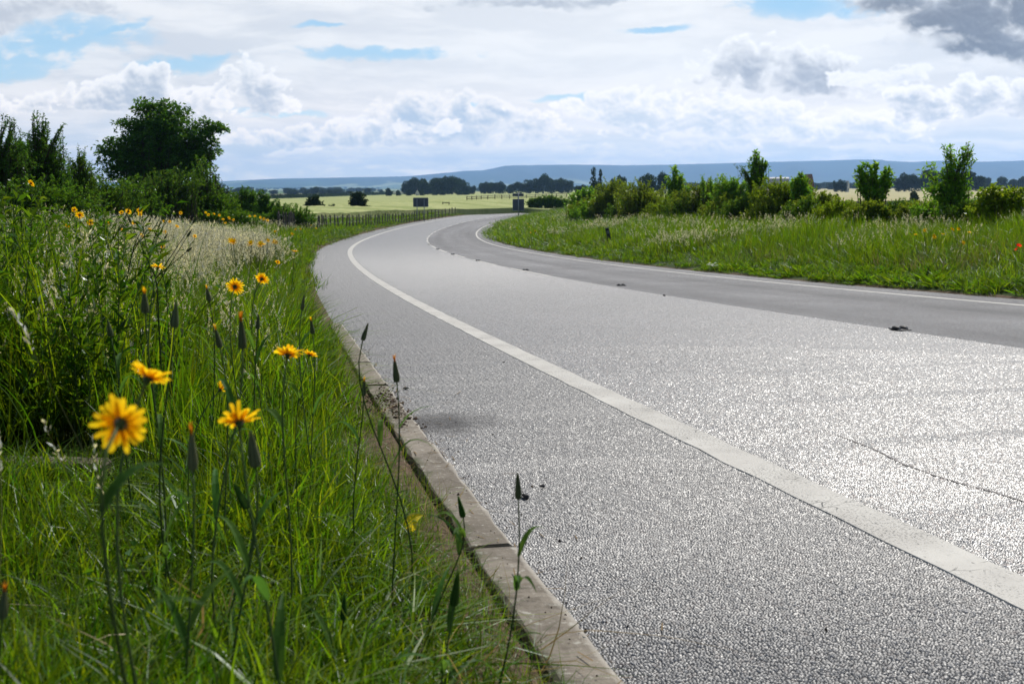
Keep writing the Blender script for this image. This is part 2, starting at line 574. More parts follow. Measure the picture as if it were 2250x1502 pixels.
def petal_mat(name, base, tipc, low):
    m, t, out = material(name)
    tt = t.attr('t'); r = t.attr('rnd')
    c = t.mix(t.rng(tt, .02, .30), low, base)
    c = t.mix(t.rng(tt, .5, 1.), c, tipc)
    c = t.hsv(c, t.add(.492, t.mul(r, .016)), 1., t.add(.85, t.mul(r, .3)))
    d = t.new('ShaderNodeBsdfDiffuse'); t.l.new(c, d.inputs[0])
    tr = t.new('ShaderNodeBsdfTranslucent'); t.l.new(c, tr.inputs[0])
    mx = t.new('ShaderNodeMixShader'); mx.inputs[0].default_value = .55
    t.l.new(d.outputs[0], mx.inputs[1]); t.l.new(tr.outputs[0], mx.inputs[2])
    t.l.new(mx.outputs[0], out.inputs[0])
    return m


M['petal'] = petal_mat('yellow_petals', (.92, .52, .006), (.96, .63, .014), (.45, .15, .004))
M['poppy'] = petal_mat('red_petals', (.75, .035, .012), (.80, .045, .015), (.10, .01, .01))
M['whitepetal'] = petal_mat('white_petals', (.80, .80, .76), (.85, .85, .82), (.5, .55, .4))
M['orange'] = petal_mat('orange_tips', (.62, .19, .012), (.75, .30, .02), (.28, .08, .02))
M['calyx'] = leafy('green_calyx', (.035, .055, .018), (.06, .085, .028), .12, .08, .5, .02, .3, inst=False)
M['budskin'] = leafy('bud_bracts', (.070, .090, .036), (.13, .135, .065), .12, .12, .45, .03, .4, inst=False)

M['leaf_dark'] = leafy('dark_tree_leaves', (0.032, 0.091, 0.011), (0.082, 0.176, 0.022), .38, .05, .36, .03, .6, inst=False, tcol=1.7)
M['leaf_mid'] = leafy('green_tree_leaves', (0.042, 0.108, 0.011), (0.106, 0.209, 0.022), .42, .04, .38, .04, .6, inst=False, tcol=1.7)
M['leaf_olive'] = leafy('olive_shrub_leaves', (0.087, 0.139, 0.014), (0.197, 0.267, 0.030), .42, .04, .42, .04, .6, inst=False, tcol=1.7)
M['leaf_yellow'] = leafy('yellow_green_leaves', (0.090, 0.155, 0.011), (0.180, 0.259, 0.019), .45, .03, .42, .04, .5, inst=False, tcol=1.7)
M['leaf_fresh'] = leafy('fresh_sapling_leaves', (0.078, 0.187, 0.017), (0.179, 0.323, 0.031), .45, .05, .34, .04, .6, inst=False, tcol=1.7)
M['leaf_blue'] = leafy('dark_pine_needles', (.016, .036, .018), (.035, .060, .032), .25, .03, .45, .02, .5, inst=False)
M['leaf_hawthorn'] = leafy('hawthorn_leaves', (0.041, 0.101, 0.013), (0.097, 0.177, 0.020), .38, .04, .38, .04, .6, inst=False, tcol=1.7)
M['leaf_fallen'] = leafy('yellow_fallen_leaf', (.50, .36, .02), (.60, .46, .03), .45, .03, .5, .03, .3, inst=False)
M['bark'] = plain('bark', (.075, .058, .042), .9, .2, 0, .4, 14, .01)
M['bark_far'] = plain('bark_far', (.05, .04, .03), .9, .2)
M['timber'] = plain('weathered_timber', (.125, .105, .08), .9, .2, 0, .6, 14, .02)
M['signback'] = plain('dull_grey_sign_back', (.085, .095, .115), .55, .4, .25, .15, 4)
M['steel'] = plain('galvanised_steel', (.30, .31, .32), .5, .5, .6, .2, 20)
M['edge'] = plain('pale_sign_edge', (.5, .52, .55), .5, .4)
M['blackplastic'] = plain('black_plastic', (.014, .014, .016), .45, .4, 0, .3, 20)
M['rubber'] = plain('black_rubber', (.008, .008, .009), .6, .3)
M['lens'] = plain('dull_glass_lens', (.16, .17, .18), .2, .6)
M['soil'] = plain('dark_soil', (.070, .048, .033), .95, .1, 0, .6, 60, .01)
M['render'] = plain('pale_render', (.62, .60, .56), .8, .3)
M['rooftile'] = plain('roof_tiles', (.17, .10, .075), .8, .2)
M['barnroof'] = plain('pale_sheet_roof', (.38, .38, .39), .45, .5)
M['windowdark'] = plain('dark_window_glass', (.02, .022, .025), .15, .6)
M['stone'] = plain('dark_stone_chip', (.045, .043, .042), .8, .3, 0, .5, 80)
M['crack'] = plain('tar_seam', (.12, .105, .10), .6, .3, 0, .5, 12)

# ------------------------------------------------------------------ road, markings, kerb
def strip(name, s, ds, mats, dz=0., midx=None):
    """sheet over the road: s values x offsets"""
    SS, DD = np.meshgrid(s, ds, indexing='ij')
    V = road_pt(SS.ravel(), DD.ravel(), dz)
    k = len(ds)
    i = np.arange(len(s) - 1)[:, None] * k; j = np.arange(k - 1)[None]
    q = np.stack([i + j, i + j + 1, i + k + j + 1, i + k + j], -1).reshape(-1, 4)
    mi = None if midx is None else np.tile(midx, len(s) - 1)
    return make_mesh(name, V, [q], mats, None, mi, True, np.stack([DD.ravel(), SS.ravel()], 1))


sroad = np.arange(-28, 258.1, 1.)
dro = [-WL - .06, -.6, 0, 1.2, 2.4, W1 + .02, 4.8, 6., 7.2, WT + .25]
road = link('road', strip('road', sroad, dro, [M['asphalt_worn'], M['asphalt_new']], 0, [0, 0, 0, 0, 0, 1, 1, 1, 1]))
md = road.modifiers.new('subdivision', 'SUBSURF'); md.subdivision_type = 'SIMPLE'; md.levels = 0; md.render_levels = 1
scene.render.engine = 'CYCLES'
scene.cycles.feature_set = 'EXPERIMENTAL'
road.cycles.use_adaptive_subdivision = True
tag(road, 'two lane asphalt road curving away, glossy near lane and matt grey far lane', 'road', kind='structure')


def ragged(s, d0, d1):
    """paint edge a little uneven"""
    return [(ss, d0 + .004 * math.sin(ss * 13) + R.normal(0, .002), d1 + .004 * math.sin(ss * 9 + 1) + R.normal(0, .002)) for ss in s]


def marking(name, segs, label):
    mb = []; q = []; uv = []
    for seg in segs:
        b = len(mb)
        for (ss, a, c) in seg:
            for d, z in ((a - .002, -.004), (a, .0008), (c, .0008), (c + .002, -.004)):
                mb.append(road_pt(ss, d, z)); uv.append((d, ss))
        q += [(b + 4 * i + j, b + 4 * i + j + 1, b + 4 * i + j + 5, b + 4 * i + j + 4) for i in range(len(seg) - 1) for j in range(3)]
    o = link(name, make_mesh(name, mb, [np.array(q)], [M['paint']], uv=np.array(uv)))
    tag(o, label, 'road marking', kind='structure')


marking('edge_line', [ragged(np.arange(-20, 250, .25), -.08, .08)], 'broad worn white edge line on the kerb side of the road')
marking('far_edge_line', [ragged(np.arange(-20, 250, .5), W1 + W2 - .06, W1 + W2 + .06)], 'thin white edge line along the far side of the road')
dash = []
s0 = 20.0
while s0 < 240:
    dash.append(ragged(np.linspace(s0, s0 + 4, 9), W1 - .05 - .03, W1 + .05 - .03)); s0 += 6
marking('centre_line', dash, 'white dashed centre line between the two lanes')

# tar seam wandering across the near lane
pts = [(1840, 955), (1920, 985), (1985, 1018), (2050, 1042), (2110, 1060), (2180, 1078), (2250, 1100), (2330, 1128)]
sv = []
for (px, py) in pts:
    d = ray(px, py); dep = EYE / -d[2]
    for _ in range(25):
        s_, d_ = road_sd(d[0] * dep, dep); dep += (EYE + d[2] * dep - road_z(s_, d_)[0]) / -d[2] * .8
    sv.append((s_[0], d_[0]))
sv = np.array(sv)
tt = np.linspace(0, len(sv) - 1, 90)
ss_ = np.interp(tt, range(len(sv)), sv[:, 0]); dd_ = np.interp(tt, range(len(sv)), sv[:, 1]) + R.normal(0, .002, 90)
hw = .003 + .003 * R.random(90)
A = road_pt(ss_, dd_ - hw, -.0005); B = road_pt(ss_, dd_ + hw, -.0005)
V = np.stack([A, B], 1).reshape(-1, 3)
o = link('tar_seam', make_mesh('tar_seam', V, [np.array([(2 * i, 2 * i + 1, 2 * i + 3, 2 * i + 2) for i in range(89)])], [M['crack']]))
tag(o, 'thin dark tar seam wandering across the near lane', 'road seam', kind='structure')


def build_kerb():
    mb_V, q, uv = [], [], []
    prof = [(-.125, -.05), (-.125, .096), (-.121, .100), (-.075, .101), (-.030, .100), (-.016, .094), (0.0, .030), (.002, -.05)]
    s = -22.0
    while s < 8.2:
        L = .915; n = 9
        jz = R.normal(0, .003); jd = R.normal(0, .004)
        b = len(mb_V)
        for i in range(n + 1):
            ss = s + .004 + (L - .008) * i / n
            for (d, z) in prof:
                p = road_pt(ss, -WL + d + jd)
                wob = R.normal(0, .0022) if d <= -.121 or d >= -.02 else 0
                p[2] += z + jz + (wob if z > 0 else 0); p[0] += wob
                mb_V.append(p); uv.append((d - WL, ss))
        k = len(prof)
        for i in range(n):
            for j in range(k - 1):
                q.append((b + i * k + j, b + (i + 1) * k + j, b + (i + 1) * k + j + 1, b + i * k + j + 1))
        for e, r_ in ((0, 1), (n, -1)):       # close the block ends
            for j in range(1, k - 2):
                f = (b + e * k, b + e * k + j, b + e * k + j + 1, b + e * k + k - 1)
                q.append(f[::r_])
        s += L
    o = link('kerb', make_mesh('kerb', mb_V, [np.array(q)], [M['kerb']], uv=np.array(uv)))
    tag(o, 'weathered concrete kerb of jointed blocks between grass verge and road', 'kerb', kind='structure')


build_kerb()

# ------------------------------------------------------------------ ground
HOL = on_ground(50, 1020, .03, 1.2, 6)            # board and washed-out hollow in the verge


def hollow(x, y):
    return np.exp(-(((x - HOL[0] + .12) / .46) ** 2 + ((y - HOL[1] - .20) / .12) ** 2) ** 2)


def build_ground():
    mb = MB()
    soil, far = [], []
    s = np.concatenate([np.arange(-28, 30, .5), np.arange(30, 110, 1.), np.arange(110, 256.1, 2.)])
    offs = np.concatenate([[-.14, 0, .04, .09, .16, .25, .4, .6], np.arange(.9, 6, .4), np.arange(6.3, 15, 1.), np.arange(16, 46, 3.)])
    for side in (-1, 1):
        d = -WL - .125 - offs if side < 0 else WT - .03 + offs
        edge0 = -WL - .125 if side < 0 else WT - .03
        SS, DD = np.meshgrid(s, d, indexing='ij')
        P = road_pt(SS.ravel(), DD.ravel())
        e = np.abs(DD.ravel() - edge0); first = np.abs(DD.ravel() - d[0]) < 1e-6
        P[:, 2] = ground_z(P[:, 0], P[:, 1]) - (.0 if side < 0 else .0)
        P[:, 2] += R.normal(0, .008, len(P)) * (e > .02)
        P[first, 2] = road_z(SS.ravel(), DD.ravel())[first] - .035
        if side < 0:
            ks = SS.ravel()
            P[:, 2] -= np.where((e < .02) & ~first, .02, 0)
            # a small washed-out hollow beside the fallen board
            hw_ = hollow(P[:, 0], P[:, 1])
            P[:, 2] -= .24 * hw_
        k = len(d)
        i = np.arange(len(s) - 1)[:, None] * k; j = np.arange(k - 1)[None]
        q = np.stack([i + j, i + j + 1, i + k + j + 1, i + k + j], -1).reshape(-1, 4)
        if side < 0: q = q[:, ::-1]
        mb.add(P, q)
        lim = .16 if side < 0 else .05
        soil.append(np.maximum(1 - sstep(lim * .3, lim * 2.2, e + R.normal(0, .04, len(e))), hollow(P[:, 0], P[:, 1]))); far.append(np.zeros(len(P)))
    az = np.radians(np.concatenate([np.arange(-180, -40, 4.), np.arange(-40, 40, .4), np.arange(40, 180, 4.)]))
    rr = np.concatenate([[0], np.geomspace(4, 12000, 106)])
    A, RR = np.meshgrid(az, rr, indexing='ij')
    X, Y = (RR * np.sin(A)).ravel(), (RR * np.cos(A)).ravel()
    Z = ground_z(X, Y)
    sv_, dv_ = road_sd(X, Y)
    e = np.maximum(edge_dist(sv_, dv_), 0)
    jj = np.hypot(X - np.interp(sv_, S, _x), Y - np.interp(sv_, S, _y))
    inside = (jj < 43) & (sv_ > -27.5) & (sv_ < 255)
    Z = np.where(inside, Z - .25 - 2.2 * (e < 3) - .6 * (e < 12), Z)
    k = len(rr); n = len(az)
    i = np.arange(n)[:, None]; j = np.arange(k - 1)[None]
    q = np.stack([i * k + j, i * k + j + 1, ((i + 1) % n) * k + j + 1, ((i + 1) % n) * k + j], -1).reshape(-1, 4)
    mb.add(np.stack([X, Y, Z], 1), q[:, ::-1])
    soil.append(np.zeros(len(X))); far.append(sstep(350, 800, RR.ravel()))
    me = make_mesh('ground', np.concatenate(mb.V), [np.concatenate(mb.Q)], [M['ground']], {'soil': np.concatenate(soil), 'far': np.concatenate(far)}, None, True)
    tag(link('ground', me), 'green verge banks and the wide farmland plain running to the hills', 'ground', kind='structure')


build_ground()


def build_hills():
    sky = [(-900, 404), (-300, 402), (0, 401), (300, 400), (500, 398), (560, 395), (600, 393), (640, 392), (700, 391), (780, 389.5), (850, 388.5), (905, 387), (940, 383.5), (975, 380), (1000, 378), (1020, 375.5), (1060, 374.5), (1085, 370),
           (1110, 364.5), (1140, 363), (1250, 361.8), (1400, 363), (1500, 361), (1600, 358.5), (1700, 355.5), (1750, 354.5), (1830, 352.5), (1880, 350.5), (1935, 351), (1945, 353.5), (2000, 356), (2060, 353.5), (2110, 355.5), (2180, 355), (2250, 352), (2500, 350), (3200, 356), (4200, 370)]
    sk = np.array(sky, float)
    az = np.radians(np.arange(-48, 52, .1))
    px = CX + F * np.tan(az) / CP
    top = np.interp(px, sk[:, 0], sk[:, 1])
    el = np.array([ray(a, b)[2] / math.hypot(1, ray(a, b)[0]) for a, b in zip(px, top)])
    r0, rc, r1 = 6800., 10800., 12000.
    H = EYE + el * rc
    ts = np.concatenate([np.linspace(0, 1, 34), np.linspace(1.1, 2, 6)])
    V = []
    for a, h in zip(az, H):
        g0 = z_far(r0 * math.sin(a), r0 * math.cos(a)) - 3
        for tq in ts:
            if tq <= 1:
                r = r0 + (rc - r0) * tq
                wob = .05 * math.sin(a * 61 + 2 * math.sin(a * 23)) + .04 * math.sin(a * 143 + tq * 5)
                p = sstep(0, 1, np.clip((tq - .30 - wob) / .66, 0, 1)) * .82 + .18 * tq
                p = p * (1 - .10 * abs(math.sin(a * 37 + tq * 4)) * math.sin(tq * math.pi))
                z = g0 + (h - g0) * float(p)
            else:
                r = rc + (r1 - rc) * (tq - 1)
                z = h - 40 * (tq - 1) ** 2 - 3 * (tq - 1)
            V.append((r * math.sin(a), r * math.cos(a), z))
    k = len(ts); n = len(az)
    i = np.arange(n - 1)[:, None] * k; j = np.arange(k - 1)[None]
    q = np.stack([i + j, i + k + j, i + k + j + 1, i + j + 1], -1).reshape(-1, 4)
    tag(link('hills', make_mesh('hills', V, [q], [M['hills']], None, None, True)), 'long blue moorland hills on the horizon', 'hills', kind='structure')


build_hills()


def field(name, px_poly, h, mat, label, n=24):
    """crop standing h metres high; outline given by where its top edge is seen on the land"""
    pts = []
    for (px, py) in px_poly:
        pts.append(on_ground(px, py, h, 60, 3000)[:2])
    pts = np.array(pts)
    import bmesh
    bm = bmesh.new()
    out = []
    for a, b in zip(pts, np.roll(pts, -1, 0)):
        m_ = max(2, int(np.linalg.norm(b - a) / 12))
        for u in range(m_): out.append(a + (b - a) * u / m_)
    vs = [bm.verts.new((x, y, 0)) for x, y in out]
    f = bm.faces.new(vs)
    r_ = bmesh.ops.extrude_face_region(bm, geom=[f])
    bmesh.ops.triangulate(bm, faces=bm.faces[:])
    for _ in range(2):
        bmesh.ops.subdivide_edges(bm, edges=[e for e in bm.edges if e.calc_length() > 40], cuts=1, use_grid_fill=False)
        bmesh.ops.triangulate(bm, faces=bm.faces[:])
    top = {v for g in r_['geom'] if isinstance(g, bmesh.types.BMVert) for v in [g]}
    bm.verts.ensure_lookup_table()
    return bm, top


def crop_field(name, corners, h, mat, label, nu=60, nv=30):
    """corners: near edge then far edge, both running the same way; each a list of pixels on the crop's top"""
    near, farr = corners
    def edge(pl, n):
        P = np.array([on_ground(a, b, h, 60, 3000)[:2] for a, b in pl])
        L = np.concatenate([[0], np.cumsum(np.linalg.norm(np.diff(P, axis=0), axis=1))])
        u = np.linspace(0, L[-1], n)
        return np.stack([np.interp(u, L, P[:, 0]), np.interp(u, L, P[:, 1])], 1)
    a, b = edge(near, nu), edge(farr, nu)
    v = np.linspace(0, 1, nv)[:, None, None] ** 1.5
    G = a[None] * (1 - v) + b[None] * v
    Z = ground_z(G[..., 0].ravel(), G[..., 1].ravel()) + h
    P = np.concatenate([G.reshape(-1, 2), Z[:, None]], 1)
    mb = MB()
    i = np.arange(nv - 1)[:, None] * nu; j = np.arange(nu - 1)[None]
    mb.add(P, np.stack([i + j, i + j + 1, i + nu + j + 1, i + nu + j], -1).reshape(-1, 4))
    ring = np.concatenate([np.arange(nu), np.arange(1, nv) * nu + nu - 1, (nv - 1) * nu + np.arange(nu - 2, -1, -1), np.arange(nv - 2, 0, -1) * nu])
    Q = P[ring].copy(); Q2 = Q.copy(); Q2[:, 2] -= h + .6
    n = len(ring)
    mb.add(np.concatenate([Q, Q2]), [(x, n + x, n + (x + 1) % n, (x + 1) % n) for x in range(n)])
    o = link(name, make_mesh(name, np.concatenate(mb.V), [np.concatenate(mb.Q)], [M[mat]]))
    tag(o, label, 'field', kind='structure')


crop_field('barley_field', ([(430, 486), (600, 474), (700, 468), (800, 465), (900, 462), (1000, 459), (1150, 456), (1290, 450), (1500, 447)], [(400, 440), (590, 437), (700, 433), (850, 428), (1000, 424.5), (1150, 420.5), (1290, 417.5), (1500, 416)]), .7, 'barley', 'pale green barley field beyond the bend in the road')
crop_field('fallow_field', ([(400, 437), (590, 433), (700, 430), (850, 425.5), (1010, 422.5)], [(400, 428), (590, 425.5), (700, 423.5), (850, 421), (1010, 420)]), .4, 'fallow', 'dull brown fallow strip behind the long dark hedge')
crop_field('dry_crop_field', ([(1450, 442), (1790, 442), (2000, 441), (2300, 440), (2600, 440)], [(1450, 416), (1790, 413), (2000, 411), (2300, 410), (2600, 410)]), .6, 'wheat', 'pale dry crop field behind the roadside saplings')
# ------------------------------------------------------------------ grass: clumps of blades set out by the ground's own zones
def blades(n, rad_, hlo, hhi, w, bend, seg, tk=None, seed=0, m=0, mb=None, up=.9, kink=0.):
    r = np.random.default_rng(seed)
    mb = mb or MB()
    a = r.random(n) * 2 * np.pi; rr = rad_ * np.sqrt(r.random(n))
    base = np.stack([rr * np.cos(a), rr * np.sin(a), np.full(n, -.02)], 1)
    h = r.uniform(hlo, hhi, n)
    la = a + r.normal(0, .9, n)
    lean = np.abs(r.normal(0, bend, n)) + .05
    t = np.linspace(0, 1, seg + 1)
    hor = (lean[:, None] * h[:, None]) * (t[None] ** 2.0)
    ver = h[:, None] * (t[None] - .35 * np.minimum(lean, 1.3)[:, None] * t[None] ** 3)
    kx = r.normal(0, kink, (n, 1)) * np.sin(t[None] * 3.1) * h[:, None]
    dx, dy = np.cos(la)[:, None], np.sin(la)[:, None]
    Cn = base[:, None] + np.stack([hor * dx - kx * dy, hor * dy + kx * dx, ver], -1)
    fa = la + np.pi / 2 + r.normal(0, .7, n)
    wd = (w * r.uniform(.6, 1.3, n))[:, None] * np.clip(1.05 - t[None] ** 1.8, .04, 1) * np.minimum(1, .6 + t[None] * 2)
    tw = fa[:, None] + t[None] * r.normal(0, .8, (n, 1))
    off = np.stack([np.cos(tw) * wd, np.sin(tw) * wd, 0 * wd], -1) * .5
    V = np.stack([Cn - off, Cn + off], 2).reshape(n, -1, 3)
    k = (seg + 1) * 2
    q = np.array([(2 * i, 2 * i + 1, 2 * i + 3, 2 * i + 2) for i in range(seg)])
    Q = (np.arange(n)[:, None, None] * k + q[None]).reshape(-1, 4)
    mb.add(V.reshape(-1, 3), Q, None, np.tile(np.repeat(t, 2), n), np.repeat(r.random(n), k), m)
    return mb, Cn


def leafcards(C, D, L, Wd, r, mb, m=0, fold=.25, tval=None, curl=.25):
    """pointed leaves: base at C, running along D"""
    n = len(C)
    D = D / (np.linalg.norm(D, axis=1)[:, None] + 1e-9)
    ref = r.normal(0, 1, (n, 3)); ref[:, 2] += 1.2
    U = np.cross(D, ref); U /= np.linalg.norm(U, axis=1)[:, None] + 1e-9
    N = np.cross(U, D)
    L = np.broadcast_to(L, (n,))[:, None]; Wd = np.broadcast_to(Wd, (n,))[:, None]
    p0 = C; p1 = C + D * L * .45 + U * Wd * .5 + N * Wd * fold; p2 = C + D * L - N * L * curl; p3 = C + D * L * .45 - U * Wd * .5 + N * Wd * fold
    V = np.stack([p0, p1, p2, p3], 1).reshape(-1, 3)
    i = np.arange(n) * 4
    T = np.concatenate([np.stack([i, i + 1, i + 2], 1), np.stack([i, i + 2, i + 3], 1)])
    mb.add(V, None, T, np.tile([0, .5, 1, .5], n) if tval is None else np.repeat(tval, 4), np.repeat(r.random(n), 4), m)


def seedy(mb, n, hlo, hhi, spread, seed, m=1, head=.11, spk=16, size=.012, wid=.0016, plume=.016):
    """flowering stalks with a pale feathery head"""
    r = np.random.default_rng(seed)
    for _ in range(n):
        a = r.random() * 6.28; rr = spread * math.sqrt(r.random()); h = r.uniform(hlo, hhi)
        la = r.normal(.4, 1.0); ln = abs(r.normal(0, .22)) + .05
        t = np.linspace(0, 1, 6)
        P = np.stack([rr * math.cos(a) + ln * h * t ** 2.2 * math.cos(la), rr * math.sin(a) + ln * h * t ** 2.2 * math.sin(la), h * t * (1 - .12 * ln * t)], 1)
        mb.tube(P, np.linspace(wid, wid * .5, 6), 3, t, r.random(), 2 if m == 1 else m, cap=False)
        hd = head * r.uniform(.7, 1.25)
        tt = 1 - r.random(spk) * hd / h
        C = np.stack([np.interp(tt, t, P[:, i]) for i in range(3)], 1)
        ax = P[-1] - P[-2]; ax /= np.linalg.norm(ax)
        rel = (1 - tt) * h / hd
        D = ax + r.normal(0, .45, (spk, 3)) * (.4 + rel[:, None])
        C = C + r.normal(0, plume * .35, (spk, 3)) * (rel * (1.1 - rel) * 3)[:, None]
        leafcards(C, D, size * r.uniform(.7, 1.5, spk), size * .42, r, mb, m, .1, curl=.05)


GN = {}


def scatter(name, variants, P, rot, scl, idx, label, cat):
    """ONE object of kind stuff: an uncountable cover, set out on the points P"""
    src = bpy.data.collections.new(name + '_kinds')
    for i, me in enumerate(variants):
        src.objects.link(bpy.data.objects.new('%s_kind_%02d' % (name, i), me))
    me = bpy.data.meshes.new(name)
    me.vertices.add(len(P)); me.vertices.foreach_set('co', np.asarray(P, np.float32).ravel())
    a = me.attributes.new('rot', 'FLOAT_VECTOR', 'POINT'); a.data.foreach_set('vector', np.asarray(rot, np.float32).ravel())
    a = me.attributes.new('scl', 'FLOAT_VECTOR', 'POINT'); a.data.foreach_set('vector', np.asarray(scl, np.float32).ravel())
    a = me.attributes.new('idx', 'INT', 'POINT'); a.data.foreach_set('value', np.asarray(idx, np.int32))
    o = link(name, me)
    ng = bpy.data.node_groups.new(name, 'GeometryNodeTree')
    ng.interface.new_socket('Geometry', in_out='INPUT', socket_type='NodeSocketGeometry')
    ng.interface.new_socket('Geometry', in_out='OUTPUT', socket_type='NodeSocketGeometry')
    N, Lk = ng.nodes, ng.links
    gi, go = N.new('NodeGroupInput'), N.new('NodeGroupOutput')
    ci = N.new('GeometryNodeCollectionInfo'); ci.inputs['Collection'].default_value = src
    ci.inputs['Separate Children'].default_value = True; ci.inputs['Reset Children'].default_value = True
    ip = N.new('GeometryNodeInstanceOnPoints'); ip.inputs['Pick Instance'].default_value = True
    def named(nm, typ):
        n = N.new('GeometryNodeInputNamedAttribute'); n.data_type = typ; n.inputs['Name'].default_value = nm
        return n.outputs['Attribute']
    Lk.new(gi.outputs[0], ip.inputs['Points']); Lk.new(ci.outputs[0], ip.inputs['Instance'])
    Lk.new(named('idx', 'INT'), ip.inputs['Instance Index'])
    Lk.new(named('rot', 'FLOAT_VECTOR'), ip.inputs['Rotation']); Lk.new(named('scl', 'FLOAT_VECTOR'), ip.inputs['Scale'])
    Lk.new(ip.outputs[0], go.inputs[0])
    md = o.modifiers.new('scatter', 'NODES'); md.node_group = ng
    tag(o, label, cat, kind='stuff')
    return o


def ring_points(bands, az0, az1, side):
    """random points by distance band (r0, r1, per square metre)"""
    out = []
    for (r0, r1, dens) in bands:
        n = int(dens * .5 * (az1 - az0) * (r1 * r1 - r0 * r0))
        r = np.sqrt(R.uniform(r0 * r0, r1 * r1, n)); a = R.uniform(az0, az1, n)
        x, y = r * np.sin(a), r * np.cos(a)
        s, d = road_sd(x, y)
        dl, dr = -WL - .125 - d, d - WT
        e = dl if side < 0 else dr
        ok = (e > .015) & (s < 250) & (e < 60)
        out.append(np.stack([x, y, s, e, r], 1)[ok])
    return np.concatenate(out)


def patch(x, y, f, ph):
    return .5 + .25 * (np.sin(x * f + ph + 1.7 * np.sin(y * f * .7 + ph)) + np.sin(y * f * 1.3 + 2 * ph + 1.3 * np.sin(x * f * .8)))


def white_zone(x, y):
    """stand of pale seeding grass on the bank"""
    line = -2.3 - (y - 8.3) * .17
    w = sstep(0, .8, line - x) * sstep(4.2, 6.5, y + .35 * (x + 3)) * (1 - sstep(19, 24, y)) * sstep(-.46, -.37, x / np.maximum(y, .1))
    return w


def weed_zone(x, y, r):
    return sstep(-.34, -.42, x / np.maximum(y, .1)) * sstep(2.3, 3.2, r) * (1 - sstep(9, 13, r))


near = [blades(11, .035, .10, .30, .0040, .36, 5, seed=i, kink=.05)[0].mesh('grass_near', [M['grass']]) for i in range(8)]
lush = [blades(16, .05, .12, .26, .0075, .75, 5, seed=40 + i, kink=.05)[0].mesh('grass_lush', [M['grass']]) for i in range(5)]
mid = [blades(24, .11, .12, .33, .0065, .6, 4, seed=80 + i, kink=.08)[0].mesh('grass_mid', [M['grass']]) for i in range(8)]
farg = [blades(34, .30, .16, .42, .016, .5, 3, seed=120 + i)[0].mesh('grass_far', [M['grass']]) for i in range(6)]
stubs = [blades(14, .035, .04, .13, .0028, .9, 3, seed=150 + i)[0].mesh('grass_short', [M['grass']]) for i in range(4)]
dry = []
for i in range(5):
    b, _ = blades(7, .05, .05, .22, .003, 1.5, 4, seed=170 + i, kink=.2)
    dry.append(b.mesh('straw', [M['straw']]))
dry_mid = [blades(9, .12, .2, .5, .0045, .5, 4, seed=190 + i, kink=.12)[0].mesh('straw_mid', [M['straw']]) for i in range(4)]


def clear(g):
    """nothing tall grows on the board, in the hollow or just before them"""
    return g[~((np.abs(g[:, 0] - HOL[0]) < .6) & (g[:, 1] < HOL[1] + .36) & (g[:, 1] > HOL[1] - .8))]


def stand(points, pick, name, label, cat, variants, hscale, wscale, tilt=.12):
    P = points
    z = ground_z(P[:, 0], P[:, 1])
    n = len(P)
    rot = np.stack([R.normal(0, tilt, n), R.normal(0, tilt, n), R.random(n) * 6.28], 1)
    scl = np.stack([wscale, wscale, hscale], 1)
    return scatter(name, variants, np.stack([P[:, 0], P[:, 1], z], 1), rot, scl, pick, label, cat)


# kerb side ------------------------------------------------------------
A0, A1 = rad(-46), rad(22)
herb = []
for i in range(7):                           # plantain, dock and clover rosettes between the blades
    r_ = np.random.default_rng(600 + i); b = MB(); k = 11 + i
    az = r_.random(k) * 6.28
    C = np.stack([.012 * np.cos(az), .012 * np.sin(az), r_.uniform(0, .03, k)], 1)
    D = np.stack([np.cos(az), np.sin(az), r_.uniform(.5, 2.6, k)], 1)
    big = i % 2 == 0
    leafcards(C, D, r_.uniform(.09, .20, k) if big else r_.uniform(.05, .10, k), r_.uniform(.014, .030, k) if big else r_.uniform(.012, .022, k), r_, b, 0, .3, None, .35)
    if not big:
        k = 26; C = np.stack([r_.normal(0, .05, k), r_.normal(0, .05, k), r_.uniform(.06, .20, k)], 1); az = r_.random(k) * 6.28
        leafcards(C, np.stack([np.cos(az), np.sin(az), r_.uniform(.0, .8, k)], 1), .022, .017, r_, b, 0, .2)
    herb.append(b.mesh('herb', [M['weed']]))
culm = []
for i in range(6):                           # thin flowering culms and bleached stalks
    b = MB(); seedy(b, 3, .26, .50, .05, 620 + i, 1, .07, 18, .010, .0010, .007)
    culm.append(b.mesh('culm', [M['grass'], M['seedhead'], M['drystem']]))
g = ring_points([(.5, 1.1, 1200), (1.1, 2.2, 1150), (2.2, 4., 520), (4, 7.5, 190), (7.5, 14, 75)], A0, A1, -1)
x, y, s_, e, r = g.T
wz, wd = white_zone(x, y), weed_zone(x, y, r)
keep = R.random(len(g)) < np.clip(.25 + e / .22, 0, 1) * (1 - .5 * wz) * np.clip(.35 + 1.1 * patch(x, y, 3.1, 9.), .3, 1)
keep &= ~((hollow(x, y) > .25) & (R.random(len(g)) < .93))
g = g[keep]; x, y, s_, e, r = g.T
n = len(g)
near_edge = np.clip(e / .40, .30, 1)
hs = (.55 + .95 * patch(x, y, 2.6, .4)) * near_edge * R.uniform(.75, 1.25, n)
hs *= 1 + .35 * sstep(.8, 2.5, e) * sstep(1.4, 3, r)
hs = np.where(r < .95, np.minimum(hs, .9), hs) * (.82 + .18 * sstep(1.6, 3.2, r))
front_ = (np.abs(x - HOL[0]) < .55) & (y < HOL[1] + .10) & (y > HOL[1] - .95)
hs = np.where(front_, hs * np.clip(.30 + .8 * (HOL[1] - .12 - y), .30, .9), hs)
lushp = (patch(x, y, 1.7, 2.) > .48) & (R.random(n) < .55)
